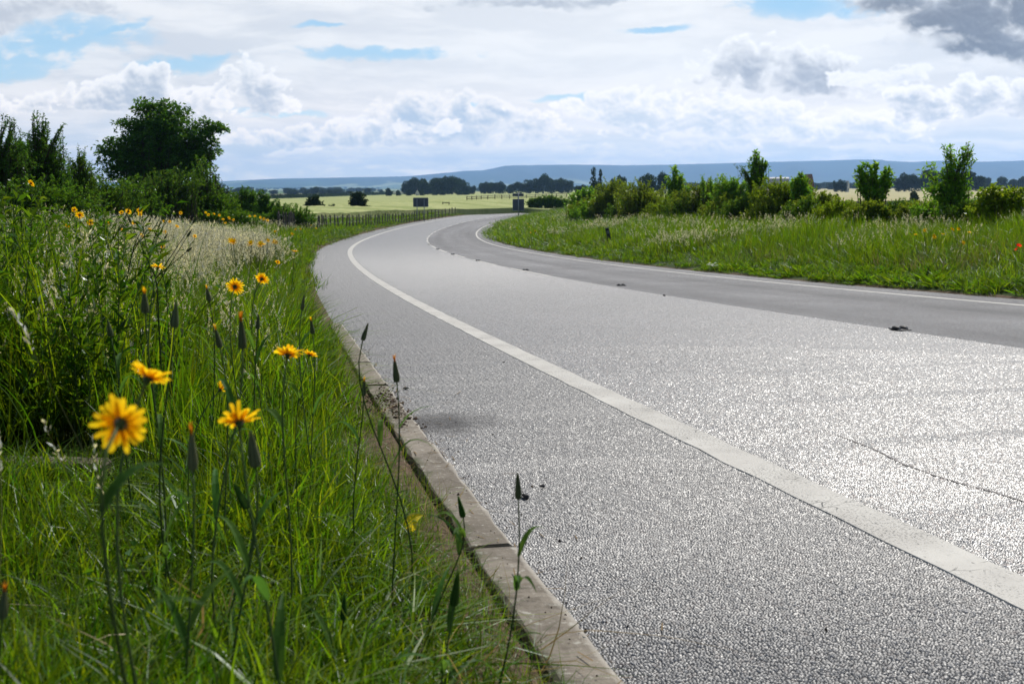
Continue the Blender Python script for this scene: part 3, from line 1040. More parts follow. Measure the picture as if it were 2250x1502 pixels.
pick = np.where(r < 4.2, np.where(lushp, 8 + R.integers(0, 5, n), R.integers(0, 8, n)), 13 + R.integers(0, 8, n))
pick = np.where(e < .14, 21 + R.integers(0, 4, n), pick)
ws = np.where(r < 4.2, .95, 1.15) * np.clip(.6 + hs * .5, .7, 1.4)
hs = np.where(pick >= 21, R.uniform(.6, 1.2, n), hs)
stand(g, pick, 'grass', 'long green summer grass covering the verge on the kerb side', 'grass', near + lush + mid + stubs, hs, ws)

g = ring_points([(14, 30, 26), (30, 60, 7), (60, 150, 2.6)], rad(-40), rad(22), -1)
x, y, s_, e, r = g.T
n = len(g)
stand(g, R.integers(0, 6, n), 'meadow_grass', 'meadow grass on the bank farther down the kerb side', 'grass', farg, np.clip(e / 2 + .4, .4, 1) * R.uniform(.8, 1.35, n) * (.7 + .5 * patch(x, y, .35, 1.)), np.clip(r / 30, .8, 2.2) * R.uniform(.8, 1.2, n))

g = ring_points([(.8, 2.2, 60), (2.2, 5, 30), (5, 11, 10)], A0, A1, -1)
x, y, s_, e, r = g.T
g = g[(e > .42) & (R.random(len(g)) < .25 + .9 * (patch(x, y, 1.3, 5.) > .52))]; g = clear(g); n = len(g)
stand(g, R.integers(0, 7, n), 'herbs', 'broad plantain, dock and clover leaves between the grass blades', 'herbs', herb, R.uniform(.5, 1.0, n), R.uniform(.5, .95, n), .2)
g = ring_points([(1.6, 3, 5), (3, 5, 14), (5, 10, 14)], A0, A1, -1)
g = clear(g[(g[:, 3] > .4)]); n = len(g)
stand(g, R.integers(0, 6, n), 'flowering_grass', 'thin grass stalks in flower standing over the blades', 'grass', culm, R.uniform(.7, 1.15, n), R.uniform(.9, 1.1, n), .18)
g = ring_points([(1.2, 2.4, 5), (2.4, 5, 20), (5, 10, 14)], A0, A1, -1)
g = g[(g[:, 3] > .15) & (R.random(len(g)) < patch(g[:, 0], g[:, 1], 1.1, 7.))]; g = clear(g); n = len(g)
stand(g, R.integers(0, 4, n), 'dry_stalks', 'bleached dead blades among the green grass of the verge', 'dead grass', dry_mid, R.uniform(.35, .75, n), R.uniform(.5, .8, n), .45)

g = ring_points([(1.5, 2.4, 150), (2.4, 5, 130), (5, 10, 60)], rad(-12), rad(30), -1)
g = g[(g[:, 3] < .10) & (R.random(len(g)) < .12 + .6 * (patch(g[:, 0], g[:, 1], 4.3, 2.) > .62))]; n = len(g)
P = np.stack([g[:, 0], g[:, 1], ground_z(g[:, 0], g[:, 1]) + .01], 1)
scatter('kerb_grass', stubs + near[:3], P, np.stack([R.normal(0, .2, n), R.normal(.45, .25, n), R.normal(0, .5, n)], 1), np.repeat(R.uniform(.4, .8, (n, 1)), 3, 1), np.where(R.random(n) < .75, R.integers(0, 4, n), R.integers(4, 7, n)), 'short grass tufts creeping over the back edge of the kerb', 'grass')

# straw and litter along the kerb
g = ring_points([(.6, 1.5, 420), (1.5, 3, 260), (3, 7, 90)], rad(-10), rad(30), -1)
g = g[R.random(len(g)) < np.exp(-g[:, 3] / .13)]
n = len(g)
P = np.stack([g[:, 0], g[:, 1], ground_z(g[:, 0], g[:, 1]) + .012], 1)
scatter('dead_grass', dry, P, np.stack([R.normal(0, .9, n), R.normal(0, .9, n), R.random(n) * 6.28], 1), np.repeat(R.uniform(.4, .95, (n, 1)), 3, 1), R.integers(0, 5, n), 'dry straw and dead grass lying in the soil along the kerb', 'dead grass')

# pale seeding grass
seedv = []
for i in range(7):
    b, _ = blades(8, .10, .2, .42, .005, .45, 4, seed=210 + i, m=0)
    seedy(b, 7, .36, .62, .15, 210 + i, 1, .10, 26, .013, .0013, .012)
    seedv.append(b.mesh('seed_grass', [M['grass'], M['seedhead'], M['drystem']]))
seedf = []
for i in range(5):
    b, _ = blades(8, .26, .2, .42, .012, .45, 3, seed=230 + i, m=0)
    seedy(b, 11, .40, .66, .34, 230 + i, 1, .13, 12, .026, .0024, .018)
    seedf.append(b.mesh('seed_grass_far', [M['grass'], M['seedhead'], M['drystem']]))
g = ring_points([(4, 9, 80), (9, 16, 42), (16, 26, 14)], rad(-34), rad(0), -1)
x, y, s_, e, r = g.T
g = g[R.random(len(g)) < white_zone(x, y) * (.45 + .7 * patch(x, y, .9, 3.))]
g2 = ring_points([(3, 8, 14), (8, 20, 4)], rad(-34), rad(2), -1); g2 = g2[(g2[:, 3] > .8) & (R.random(len(g2)) < .5)]
g = clear(np.concatenate([g, g2]))
n = len(g)
pick = np.where(g[:, 4] < 12, R.integers(0, 7, n), 7 + R.integers(0, 5, n))
stand(g, pick, 'seeding_grass', 'tall pale grass in seed on the bank in front of the dark trees', 'grass', seedv + seedf, R.uniform(.8, 1.08, n), R.uniform(.9, 1.2, n), .1)
# thin seed band along the fence and through the meadow
g = ring_points([(24, 60, 1.6), (60, 130, .55)], rad(-26), rad(8), -1)
g = g[(g[:, 3] > 1.6) & (g[:, 3] < 7) & (R.random(len(g)) < patch(g[:, 0], g[:, 1], .25, 2.) * 1.1)]
n = len(g)
stand(g, R.integers(0, 5, n), 'fence_grass', 'pale seeding grass along the foot of the paling fence', 'grass', seedf, R.uniform(.75, 1.05, n), np.clip(g[:, 4] / 35, 1., 2.), .1)

# leafy weeds
weedv = []
for i in range(7):
    r_ = np.random.default_rng(260 + i); b = MB()
    for _ in range(5):
        a = r_.random() * 6.28; q0 = .09 * math.sqrt(r_.random()); h = r_.uniform(.34, .66); la = r_.random() * 6.28; ln = abs(r_.normal(0, .25))
        t = np.linspace(0, 1, 6)
        Pp = np.stack([q0 * math.cos(a) + ln * h * t ** 2 * math.cos(la), q0 * math.sin(a) + ln * h * t ** 2 * math.sin(la), h * t], 1)
        b.tube(Pp, np.linspace(.0022, .0009, 6), 4, t, r_.random(), 1, cap=False)
        k = 34; tt = r_.uniform(.12, 1, k)
        C = np.stack([np.interp(tt, t, Pp[:, j]) for j in range(3)], 1)
        az = r_.random(k) * 6.28
        D = np.stack([np.cos(az), np.sin(az), r_.uniform(.2, 1.4, k)], 1)
        leafcards(C, D, r_.uniform(.03, .075, k) * (1.15 - .5 * tt), r_.uniform(.007, .014, k), r_, b, 0, .2)
    weedv.append(b.mesh('weed', [M['weed'], M['stemgreen']]))
g = ring_points([(2.6, 4, 26), (4, 12, 13)], rad(-46), rad(-10), -1)
x, y, s_, e, r = g.T
g = g[(R.random(len(g)) < weed_zone(x, y, r) * 1.0 + .03) & (e > .7)]
g = clear(g); n = len(g)
stand(g, R.integers(0, 7, n), 'weeds', 'tall leafy green weeds on the bank below the slender trees', 'weeds', weedv, R.uniform(.8, 1.15, n), R.uniform(.9, 1.2, n), .12)

mid3 = [blades(20, .13, .35, .72, .0065, .4, 5, seed=390 + i, kink=.06)[0].mesh('grass_tall', [M['grass']]) for i in range(6)]
g = ring_points([(2.2, 4, 60), (4, 8, 34), (8, 16, 12)], rad(-46), rad(-8), -1)
x, y, s_, e, r = g.T
g = g[(e > .8) & (R.random(len(g)) < .12 + .88 * sstep(-.34, -.41, x / y) * sstep(2.2, 3.2, r))]
g = clear(g); n = len(g)
stand(g, R.integers(0, 6, n), 'tall_grass', 'tall dense green grass among the weeds below the slender trees', 'grass', mid3, R.uniform(.75, 1.1, n), R.uniform(.9, 1.3, n), .12)

# other side ------------------------------------------------------------
A0, A1 = rad(-6), rad(44)
broad = []
for i in range(6):
    r_ = np.random.default_rng(300 + i); b = MB()
    k = 22; az = r_.random(k) * 6.28; rr = .10 * np.sqrt(r_.random(k))
    C = np.stack([rr * np.cos(az), rr * np.sin(az), r_.uniform(0, .06, k)], 1)
    D = np.stack([np.cos(az), np.sin(az), r_.uniform(.5, 2.2, k)], 1)
    sz = (.6, 1., .75, 1.2, .5, .9)[i]
    leafcards(C, D, sz * r_.uniform(.06, .20, k), sz * r_.uniform(.012, .038, k), r_, b, 0, .25, None, .3)
    blades(20, .13, .10, .30, .0065, .7, 4, seed=310 + i, mb=b)
    broad.append(b.mesh('broad_leaves', [M['grass_lush']]))
mid2 = [blades(26, .16, .25, .62, .0075, .45, 4, seed=330 + i, kink=.08)[0].mesh('grass_tall', [M['grass']]) for i in range(8)]
far2 = [blades(34, .34, .25, .62, .018, .45, 3, seed=350 + i)[0].mesh('grass_tall_far', [M['grass']]) for i in range(6)]
g = ring_points([(9, 15, 46), (15, 24, 30), (24, 42, 10), (42, 70, 4.5), (70, 150, 1.6)], A0, A1, 1)
g = g[g[:, 3] > -.0]
x, y, s_, e, r = g.T
n = len(g)
edge = e < .85 + .25 * np.sin(s_ * 1.3) + .2 * np.sin(s_ * 3.1)
edge &= R.random(n) < .35 + .6 * patch(x, y, 1.6, 8.)
pick = np.where(edge & (r < 45), R.integers(0, 6, n), np.where(r < 26, 6 + R.integers(0, 8, n), 14 + R.integers(0, 6, n)))
hs = np.where(edge, R.uniform(.6, 1.15, n) * np.clip(e / .5 + .35, .3, 1), np.clip((e - .3) / 1.4, .45, 1) * R.uniform(.8, 1.25, n) * (.45 + .95 * patch(x, y, .8, 1.)))
ws = np.where(r < 26, 1.15, np.clip(r / 34, .9, 2.))
stand(g, pick, 'verge_grass', 'bright low leaves and rough tall grass on the far side verge', 'grass', broad + mid2 + far2, hs, ws)
# sedge-like dark tussocks
tus = [blades(60, .16, .35, .62, .008, .55, 4, seed=370 + i)[0].mesh('tussock', [M['tussock']]) for i in range(3)]
tp = [(1335, 535, 1.), (1560, 545, .9), (1475, 535, .7), (1280, 540, .6), (1690, 540, .6), (1600, 530, .8), (2060, 560, .7), (1820, 530, .8), (1900, 545, .6), (2150, 540, .8), (1390, 530, .7), (1210, 520, .6), (1740, 520, .7)]
P = np.array([on_ground(a, b, .05, 8, 90) for a, b, c in tp]); n = 3 * len(tp)
P[:, 2] = ground_z(P[:, 0], P[:, 1])
P = np.repeat(P, 3, 0) + np.concatenate([R.normal(0, .16, (n, 2)), np.zeros((n, 1))], 1)
scatter('tussock_grass', tus, P, np.stack([R.normal(0, .1, n), R.normal(0, .1, n), R.random(n) * 6], 1), np.repeat([c for a, b, c in tp], 3)[:, None] * np.array([[1.2, 1.2, 1.05]]), R.integers(0, 3, n), 'dense dark green tussocks in the far side verge', 'grass')
# seed heads and straw in the far verge
g = ring_points([(10, 18, 12), (18, 30, 6), (30, 60, 2.6), (60, 120, .8)], A0, A1, 1)
x, y, s_, e, r = g.T
pp = patch(x, y, .45, 4.)
band = sstep(4.2, 6, e) * .35
g = g[(e > 1.2) & (R.random(len(g)) < np.clip((pp - .44) * 1.8, 0, 1) * .7 + band * .45)]
n = len(g)
pick = np.where(g[:, 4] < 20, R.integers(0, 7, n), 7 + R.integers(0, 5, n))
stand(g, pick, 'verge_seed_grass', 'wispy pale seed grass scattered through the far side verge', 'grass', seedv + seedf, R.uniform(.75, 1.1, n), np.clip(g[:, 4] / 22, .9, 2.), .15)
g = ring_points([(10, 22, 30), (22, 50, 8)], A0, A1, 1)
g = g[(g[:, 3] > .9) & (R.random(len(g)) < patch(g[:, 0], g[:, 1], .7, 6.) ** 2)]
n = len(g)
stand(g, R.integers(0, 4, n), 'verge_straw', 'thin dry stalks among the grass of the far side verge', 'dead grass', dry_mid, R.uniform(.7, 1.2, n), R.uniform(.9, 1.3, n), .2)
# ------------------------------------------------------------------ trees and shrubs
def in_blobs(r, B, n, surf=2.2):
    w = np.array([b[3] * b[5] for b in B]); k = r.choice(len(B), n, p=w / w.sum())
    u = r.normal(0, 1, (n, 3)); u /= np.linalg.norm(u, axis=1)[:, None]
    q = u * (r.random(n) ** (1 / surf))[:, None]
    Bk = np.array(B)[k]
    return Bk[:, :3] + q * Bk[:, 3:6]


def woody(name, label, cat, blobs, depth, leafmat, base, shoots=120, lps=22, leaf=.07, lw=.5, seed=0, tr=.05, rosette=0., surf=2.2, low=.0, spread=.15,
          group=None, t0=.3, droop=.0, twigs=None, barkm='bark', upward=.5, jitter=.0, z0=None, fade=True):
    r = np.random.default_rng(seed)
    if base > 1240:                                     # the thicket draws away from the road towards the bend
        f_ = 1 + .42 * min(1, max(0, (1900 - base) / 630)); depth *= f_; leaf *= f_ ** .6
    bx = at(base, 470, depth)[0]
    g = gz(bx, depth) - .03
    o = np.array([bx, depth, g])
    root = empty(name, o)
    tag(root, label, cat, group)
    k = depth / F
    B = []
    for b in blobs:
        c = at(b[0], b[1], depth) - o
        dd = b[4] if len(b) > 4 else 0
        gw = 1.22 if spread >= .5 else 1.1
        B.append((c[0], c[1] + dd, c[2], b[2] * k * gw, .5 * (b[2] + b[3]) * k * .9, b[3] * k * (1.08 if spread >= .5 else 1.)))
    tip = in_blobs(r, B, shoots, surf)
    tip += r.normal(0, jitter, tip.shape)
    tip[:, 2] = np.maximum(tip[:, 2], .08)
    top = tip[:, 2].max()
    # trunk up the middle of the crown
    cm = np.average(np.array(B)[:, :3], 0, np.array(B)[:, 3] * np.array(B)[:, 5])
    tt = np.linspace(0, 1, 9)
    axis = np.stack([cm[0] * tt ** 1.5 + .02 * top * np.sin(tt * 7 + seed), cm[1] * tt ** 1.5 + .02 * top * np.cos(tt * 5 + seed), (low * 0 + .82 * top) * tt], 1)
    bk = MB(); lf = MB()
    if tr > 0: bk.tube(axis, np.linspace(tr, tr * .18, 9), 8)
    th = np.linspace(0, 1, 6)
    C, D, TT = [], [], []
    for i in range(shoots):
        e = tip[i]
        hz = np.clip(e[2] / top, 0, 1)
        f = np.clip(hz * r.uniform(.35, .8), low / max(top, .01), .95)
        s = np.array([np.interp(f, tt, axis[:, j]) for j in range(3)])
        if tr == 0 or r.random() < spread:
            q = r.uniform(.55, .98); s = np.array([e[0] * q, e[1] * q, e[2] * r.uniform(0, .35)])
        c = s + (e - s) * np.array([.45, .45, .75 - droop]) + r.normal(0, .05, 3) * np.linalg.norm(e - s)
        P = ((1 - th) ** 2)[:, None] * s + (2 * th * (1 - th))[:, None] * c + (th ** 2)[:, None] * e
        if twigs is None or i < twigs:
            rad0 = max(.0035, min(tr * .5, .011 * np.linalg.norm(e - s))) if tr else max(.003, .006 * np.linalg.norm(e - s))
            bk.tube(P, np.linspace(rad0, max(rad0 * .15, .0015), 6), 4, cap=False)
        m = max(3, int(lps * r.uniform(.6, 1.35)))
        u = t0 + (1 - t0) * r.random(m) ** .75
        c_ = np.stack([np.interp(u, th, P[:, j]) for j in range(3)], 1)
        tg = (P[-1] - P[-3]); tg = tg / (np.linalg.norm(tg) + 1e-6)
        if rosette:
            q = r.normal(0, 1, (m, 3)); q /= np.linalg.norm(q, axis=1)[:, None]; q[:, 2] = np.abs(q[:, 2]) * .9 - .25
            nb = int(m * .75)
            c_[:nb] = e + q[:nb] * rosette * (r.random(nb) ** .45)[:, None]
            d_ = q + r.normal(0, .4, (m, 3)); d_[:, 2] -= .1
        else:
            d_ = tg * upward + r.normal(0, .75, (m, 3)) + np.array([0, 0, .15 - droop])
        C.append(c_); D.append(d_)
    C = np.concatenate(C); D = np.concatenate(D)
    L = leaf * r.uniform(.6, 1.35, len(C))
    leafcards(C, D, L, L * lw, r, lf, 0, .22)
    link('trunk', bk.mesh('trunk', [M[barkm]], True), root)
    link('crown', lf.mesh('crown', [M[leafmat]]), root)
    return root


def scaled(bl, kx, ky=1.):
    return [(a, b, c * kx, d * ky) + tuple(r) for a, b, c, d, *r in bl]


DT = 'trees on the bank on the kerb side'
# slender young trees and the bushes below them
woody('slender_tree', 'slender dark tree at the photo edge, its crown cut by the frame', 'tree', [(15, 300, 26, 50), (16, 262, 11, 24), (-10, 350, 60, 60), (38, 372, 56, 56), (-40, 420, 80, 60), (40, 330, 26, 30)], 27, 'leaf_dark', 5, 460, 36, .075, .38, 1, .07, group=DT, t0=.25, jitter=.05)
woody('bushy_tree', 'dense dark tree filling the space between the two slender trees', 'tree', [(44, 318, 24, 36), (112, 338, 26, 40), (46, 335, 32, 44), (60, 360, 50, 50), (196, 385, 22, 40), (24, 350, 40, 50), (118, 372, 40, 44), (75, 400, 70, 50), (150, 400, 30, 36)], 31, 'leaf_dark', 62, 520, 36, .085, .4, 90, .07, group=DT, t0=.25, jitter=.05)
woody('slender_tree', 'tall slender dark tree with a thin pointed top and a shoot on its flank', 'tree', [(88, 264, 14, 28), (86, 302, 28, 36), (95, 345, 46, 46), (138, 302, 11, 30), (126, 340, 24, 34), (100, 400, 66, 56), (60, 380, 40, 50), (140, 390, 30, 40)], 28, 'leaf_dark', 95, 560, 36, .075, .38, 2, .07, group=DT, t0=.25, jitter=.05)
woody('slender_tree', 'short thin see-through tree between the slender tree and the broad oak', 'tree', [(182, 330, 9, 28), (158, 348, 13, 26), (172, 375, 28, 34), (196, 388, 20, 30), (178, 420, 50, 40)], 30, 'leaf_hawthorn', 178, 260, 28, .075, .36, 3, .05, group=DT, t0=.25, jitter=.05)
woody('oak_tree', 'big broad dark green tree with a rounded crown standing over the bushes', 'tree',
      [(330, 262, 44, 44), (365, 270, 55, 48), (300, 290, 40, 36), (350, 320, 80, 56), (410, 320, 56, 48), (440, 292, 34, 30), (470, 288, 24, 15), (482, 284, 13, 12), (455, 330, 30, 24), (380, 370, 80, 40), (290, 350, 46, 40), (258, 335, 26, 22), (240, 312, 12, 10), (228, 330, 15, 13), (218, 320, 9, 8), (250, 365, 30, 26), (290, 395, 50, 36), (420, 355, 40, 34), (325, 236, 16, 12), (372, 238, 22, 12)],
      62, 'leaf_dark', 335, 950, 30, .20, .55, 4, .30, rosette=.34, surf=3.0, group=DT, low=1.4, twigs=420)
woody('bush', 'brownish green bush in front of the big broad tree', 'bush', [(370, 418, 70, 50), (325, 435, 56, 42), (400, 398, 44, 36), (350, 462, 76, 28)], 46, 'leaf_hawthorn', 365, 560, 36, .10, .5, 5, .06, group='bushes on the kerb side', spread=.5)
woody('bush', 'upright brighter green bush against the flank of the big broad tree', 'bush', [(445, 382, 30, 42), (440, 425, 50, 46), (468, 440, 50, 36), (430, 460, 60, 26), (490, 452, 40, 26)], 48, 'leaf_mid', 445, 520, 36, .10, .5, 6, .06, group='bushes on the kerb side', spread=.5)
woody('bush', 'low bright green bush below the slender trees', 'bush', [(110, 425, 70, 44), (170, 438, 70, 38), (50, 435, 60, 44), (0, 440, 60, 40)], 25, 'leaf_mid', 115, 420, 34, .065, .5, 7, .04, group='bushes on the kerb side', spread=.6)
woody('bush', 'olive bush under the thin see-through tree', 'bush', [(220, 420, 46, 42), (255, 440, 56, 38), (195, 445, 46, 34)], 34, 'leaf_hawthorn', 225, 330, 32, .085, .5, 8, .04, group='bushes on the kerb side', spread=.6)
woody('bush', 'dark bush filling the gap under the big broad tree', 'bush', [(285, 425, 46, 44), (305, 450, 60, 36), (255, 450, 46, 30)], 44, 'leaf_mid', 285, 280, 32, .10, .5, 9, .04, group='bushes on the kerb side', spread=.6)
woody('young_pine', 'small dark conifer rising behind the end of the big tree', 'tree', [(472, 392, 10, 20), (478, 416, 20, 26), (494, 432, 34, 28)], 70, 'leaf_blue', 478, 190, 26, .16, .3, 10, .06, group=DT, droop=.1)
woody('bush', 'dark green bush with two spiky tops in the dipping hedge', 'bush', [(541, 420, 16, 14), (525, 440, 34, 22), (558, 432, 14, 16), (500, 455, 36, 24), (545, 460, 44, 24)], 66, 'leaf_dark', 530, 330, 30, .14, .5, 11, .05, group='bushes on the kerb side', spread=.6)
woody('bush', 'rounded dark bush ending the dark hedge before the field', 'bush', [(578, 432, 14, 14), (585, 455, 26, 24), (600, 470, 30, 18)], 64, 'leaf_dark', 582, 240, 30, .14, .5, 12, .05, group='bushes on the kerb side', spread=.6)
woody('bush', 'bright green spreading bush by the start of the paling fence', 'bush', [(640, 460, 34, 16), (612, 476, 46, 18), (665, 474, 38, 14), (560, 482, 56, 14), (610, 448, 6, 12)], 56, 'leaf_mid', 625, 380, 30, .10, .5, 13, .04, group='bushes on the kerb side', spread=.7)
woody('bush', 'low green bush trailing along the foot of the dark hedge', 'bush', [(500, 474, 50, 18), (440, 478, 50, 16), (545, 484, 40, 12)], 47, 'leaf_mid', 490, 330, 30, .09, .5, 14, .03, group='bushes on the kerb side', spread=.7)
woody('small_tree', 'small rounded tree with a forked stem before the barley', 'tree', [(690, 438, 13, 12), (682, 450, 14, 13), (699, 450, 14, 13), (691, 462, 20, 9)], 118, 'leaf_blue', 691, 230, 26, .24, .45, 15, .09, group='trees in front of the barley field')
woody('shrub', 'little dark shrub between the two field edge trees', 'shrub', [(727, 457, 13, 8), (722, 462, 12, 6), (735, 462, 8, 5)], 116, 'leaf_blue', 727, 120, 24, .2, .45, 16, .04, spread=.6)
woody('small_tree', 'taller oval field edge tree with a bushy foot', 'tree', [(787, 430, 16, 12), (783, 444, 17, 14), (794, 446, 14, 14), (805, 458, 15, 8), (780, 461, 17, 6)], 120, 'leaf_blue', 786, 300, 26, .24, .45, 17, .10, group='trees in front of the barley field')
for i, (bx_, by_, w_, h_, dp, lb) in enumerate([(1180, 441, 16, 9, 150, 'rounded dark bush at the road bend behind the tall sign'), (1205, 437, 16, 10, 150, 'dark bush with a lumpy top at the road bend'), (1228, 440, 16, 8, 150, 'low straggly bush where the road leaves the view')]):
    woody('bush', lb, 'bush', [(bx_, by_, w_, h_), (bx_ - 8, by_ + 5, w_, h_ * .7), (bx_ + 8, by_ + 4, w_ * .8, h_ * .7)], dp, 'leaf_hawthorn', bx_, 170, 24, .26, .45, 20 + i, .05, group='bushes at the bend', spread=.6)

# shrubs and saplings behind the far side verge
RS = 'shrubs in the thicket beyond the road'
woody('shrub', 'fresh green shrub at the bend end of the thicket', 'shrub', scaled([(1276, 436, 22, 20), (1290, 442, 28, 24), (1268, 448, 18, 16), (1292, 420, 14, 12)], 1.3, 1.0), 56, 'leaf_fresh', 1276, 330, 30, .12, .5, 30, .03, group=RS, spread=.6)
woody('shrub', 'olive green rounded shrub with pale shoots on top', 'shrub', scaled([(1350, 426, 34, 30), (1342, 402, 20, 15), (1322, 442, 28, 24), (1362, 448, 36, 24)], 1.3, 1.0), 50, 'leaf_olive', 1340, 430, 32, .10, .45, 31, .03, group=RS, spread=.6)
woody('shrub', 'broad yellowish hawthorn shrub, its foot in deep shade', 'shrub', scaled([(1420, 430, 50, 36), (1400, 410, 24, 18), (1440, 448, 46, 28), (1395, 450, 30, 24)], 1.3, 1.0), 46, 'leaf_olive', 1415, 520, 32, .095, .42, 32, .03, group=RS, spread=.6)
woody('sapling', 'upright dark green sapling with two leading shoots above the thicket', 'tree', [(1482, 376, 9, 18), (1478, 398, 17, 22), (1498, 392, 8, 18), (1490, 420, 26, 24), (1465, 405, 8, 10), (1512, 412, 10, 14)], 45, 'leaf_fresh', 1488, 180, 16, .15, .5, 33, .04, group='saplings in the thicket', t0=.2)
woody('shrub', 'dense olive shrub spreading between the two tall saplings', 'shrub', scaled([(1540, 432, 46, 34), (1575, 440, 46, 30), (1520, 448, 40, 24), (1556, 408, 22, 16)], 1.3, 1.0), 42, 'leaf_olive', 1550, 560, 32, .085, .42, 34, .03, group=RS, spread=.6)
for i, (a, b, c, lb) in enumerate([(1545, 388, 40, 'thin green shoot standing clear of the dense olive shrub'), (1562, 390, 40, 'second thin shoot on the dense olive shrub'), (1590, 385, 39, 'leafy shoot beside the bright green shrub')]):
    woody('shoot', lb, 'sapling', [(a, b, 4, 9), (a + 1, b + 16, 7, 12)], c, 'leaf_fresh', a + 2, 26, 12, .09, .45, 40 + i, .012, group='thin shoots', t0=.2)
woody('shrub', 'bright green shrub with upright leafy shoots by the leaning sapling', 'shrub', scaled([(1598, 402, 20, 20), (1620, 415, 26, 26), (1600, 435, 34, 30), (1632, 445, 30, 24)], 1.3, 1.0), 39, 'leaf_fresh', 1610, 380, 28, .095, .45, 35, .03, group=RS, spread=.5)
woody('sapling', 'thin leaning sapling with sparse drooping leaves', 'tree', [(1617, 363, 8, 6), (1632, 372, 10, 10), (1642, 386, 12, 14), (1650, 400, 10, 14)], 36, 'leaf_hawthorn', 1668, 50, 10, .10, .38, 36, .02, group='saplings in the thicket', t0=.35)
woody('sapling', 'tallest slim dark sapling in the thicket with a leafy spire', 'tree', [(1664, 340, 9, 16), (1662, 362, 19, 22), (1668, 388, 20, 22), (1660, 412, 22, 24), (1680, 360, 8, 12), (1665, 440, 20, 20)], 36, 'leaf_fresh', 1664, 210, 16, .12, .5, 37, .04, group='saplings in the thicket', t0=.2)
woody('shrub', 'yellow green shrub with bright upper leaves', 'shrub', scaled([(1715, 404, 40, 18), (1700, 430, 40, 30), (1750, 425, 44, 30), (1715, 455, 50, 20), (1765, 410, 26, 20)], 1.3, 1.0), 34, 'leaf_yellow', 1720, 470, 30, .075, .45, 38, .03, group=RS, spread=.6)
woody('shrub', 'dark shaded hawthorn in front of the tallest slim sapling', 'shrub', scaled([(1655, 450, 44, 24), (1690, 458, 34, 18), (1620, 458, 34, 18)], 1.3, 1.0), 35, 'leaf_hawthorn', 1655, 380, 30, .08, .45, 39, .03, group=RS, spread=.7)
woody('sapling', 'broad leaved green sapling at the open end of the thicket', 'tree', [(1760, 385, 6, 10), (1757, 402, 18, 20), (1770, 425, 16, 22), (1742, 410, 10, 14), (1760, 440, 22, 18)], 33, 'leaf_fresh', 1760, 200, 22, .10, .5, 43, .03, group='saplings in the thicket', t0=.2)
woody('shrub', 'low olive shrub trailing off towards the pale field', 'shrub', scaled([(1800, 445, 34, 20), (1815, 430, 16, 12), (1775, 458, 40, 18)], 1.3, 1.0), 32, 'leaf_olive', 1798, 330, 30, .07, .42, 44, .02, group=RS, spread=.7)
woody('shrub', 'low rough shrub in front of the pale field', 'shrub', scaled([(1870, 452, 34, 16), (1850, 462, 40, 14), (1890, 462, 30, 12)], 1.3, 1.0), 30, 'leaf_olive', 1868, 300, 28, .065, .4, 45, .02, group=RS, spread=.8)
woody('sapling', 'spreading dark green sapling like a small apple tree', 'tree', [(1893, 362, 10, 9), (1918, 366, 9, 13), (1952, 374, 16, 12), (1883, 376, 10, 10), (1900, 390, 24, 20), (1940, 392, 26, 20), (1918, 412, 34, 18), (1965, 385, 8, 10), (1885, 408, 14, 10), (1925, 432, 22, 14)], 28, 'leaf_fresh', 1923, 230, 15, .10, .62, 46, .035, group='saplings before the pale field', t0=.3, low=.35)
woody('shrub', 'brownish tangled low shrub below the small apple like sapling', 'shrub', scaled([(1960, 458, 40, 14), (1990, 452, 30, 16), (1935, 464, 30, 12)], 1.3, 1.0), 27, 'leaf_hawthorn', 1965, 260, 26, .06, .42, 47, .02, group=RS, spread=.8)
woody('shrub', 'low olive shrub between the two field saplings', 'shrub', scaled([(2030, 452, 36, 16), (2010, 462, 36, 12)], 1.3, 1.0), 26, 'leaf_olive', 2022, 260, 26, .06, .42, 48, .02, group=RS, spread=.8)
woody('sapling', 'tall airy sapling with willowy leaves, highest beyond the road', 'tree', [(2080, 330, 14, 16), (2118, 318, 20, 13), (2138, 342, 14, 16), (2100, 350, 28, 18), (2085, 385, 26, 20), (2035, 362, 14, 10), (2025, 378, 12, 10), (2060, 400, 28, 20), (2110, 400, 34, 22), (2085, 430, 46, 26), (2040, 415, 14, 10), (2130, 440, 30, 22), (2090, 460, 46, 14)], 23, 'leaf_fresh', 2092, 330, 13, .10, .36, 49, .03, group='saplings before the pale field', t0=.25, twigs=200)
woody('shrub', 'glossy yellow green bush with big leaves by the tall airy sapling', 'shrub', scaled([(2195, 430, 34, 22), (2170, 450, 34, 22), (2225, 445, 36, 24), (2235, 415, 14, 12), (2200, 465, 50, 14), (2185, 410, 14, 8)], 1.3, 1.0), 21, 'leaf_yellow', 2195, 330, 20, .085, .5, 50, .02, group=RS, spread=.7, t0=.25)
woody('shrub', 'dark low shrub at the photo edge behind the glossy bush', 'shrub', scaled([(2275, 440, 36, 24), (2300, 455, 40, 18), (2255, 465, 24, 12)], 1.3, 1.0), 24, 'leaf_hawthorn', 2275, 260, 26, .065, .45, 51, .02, group=RS, spread=.7)


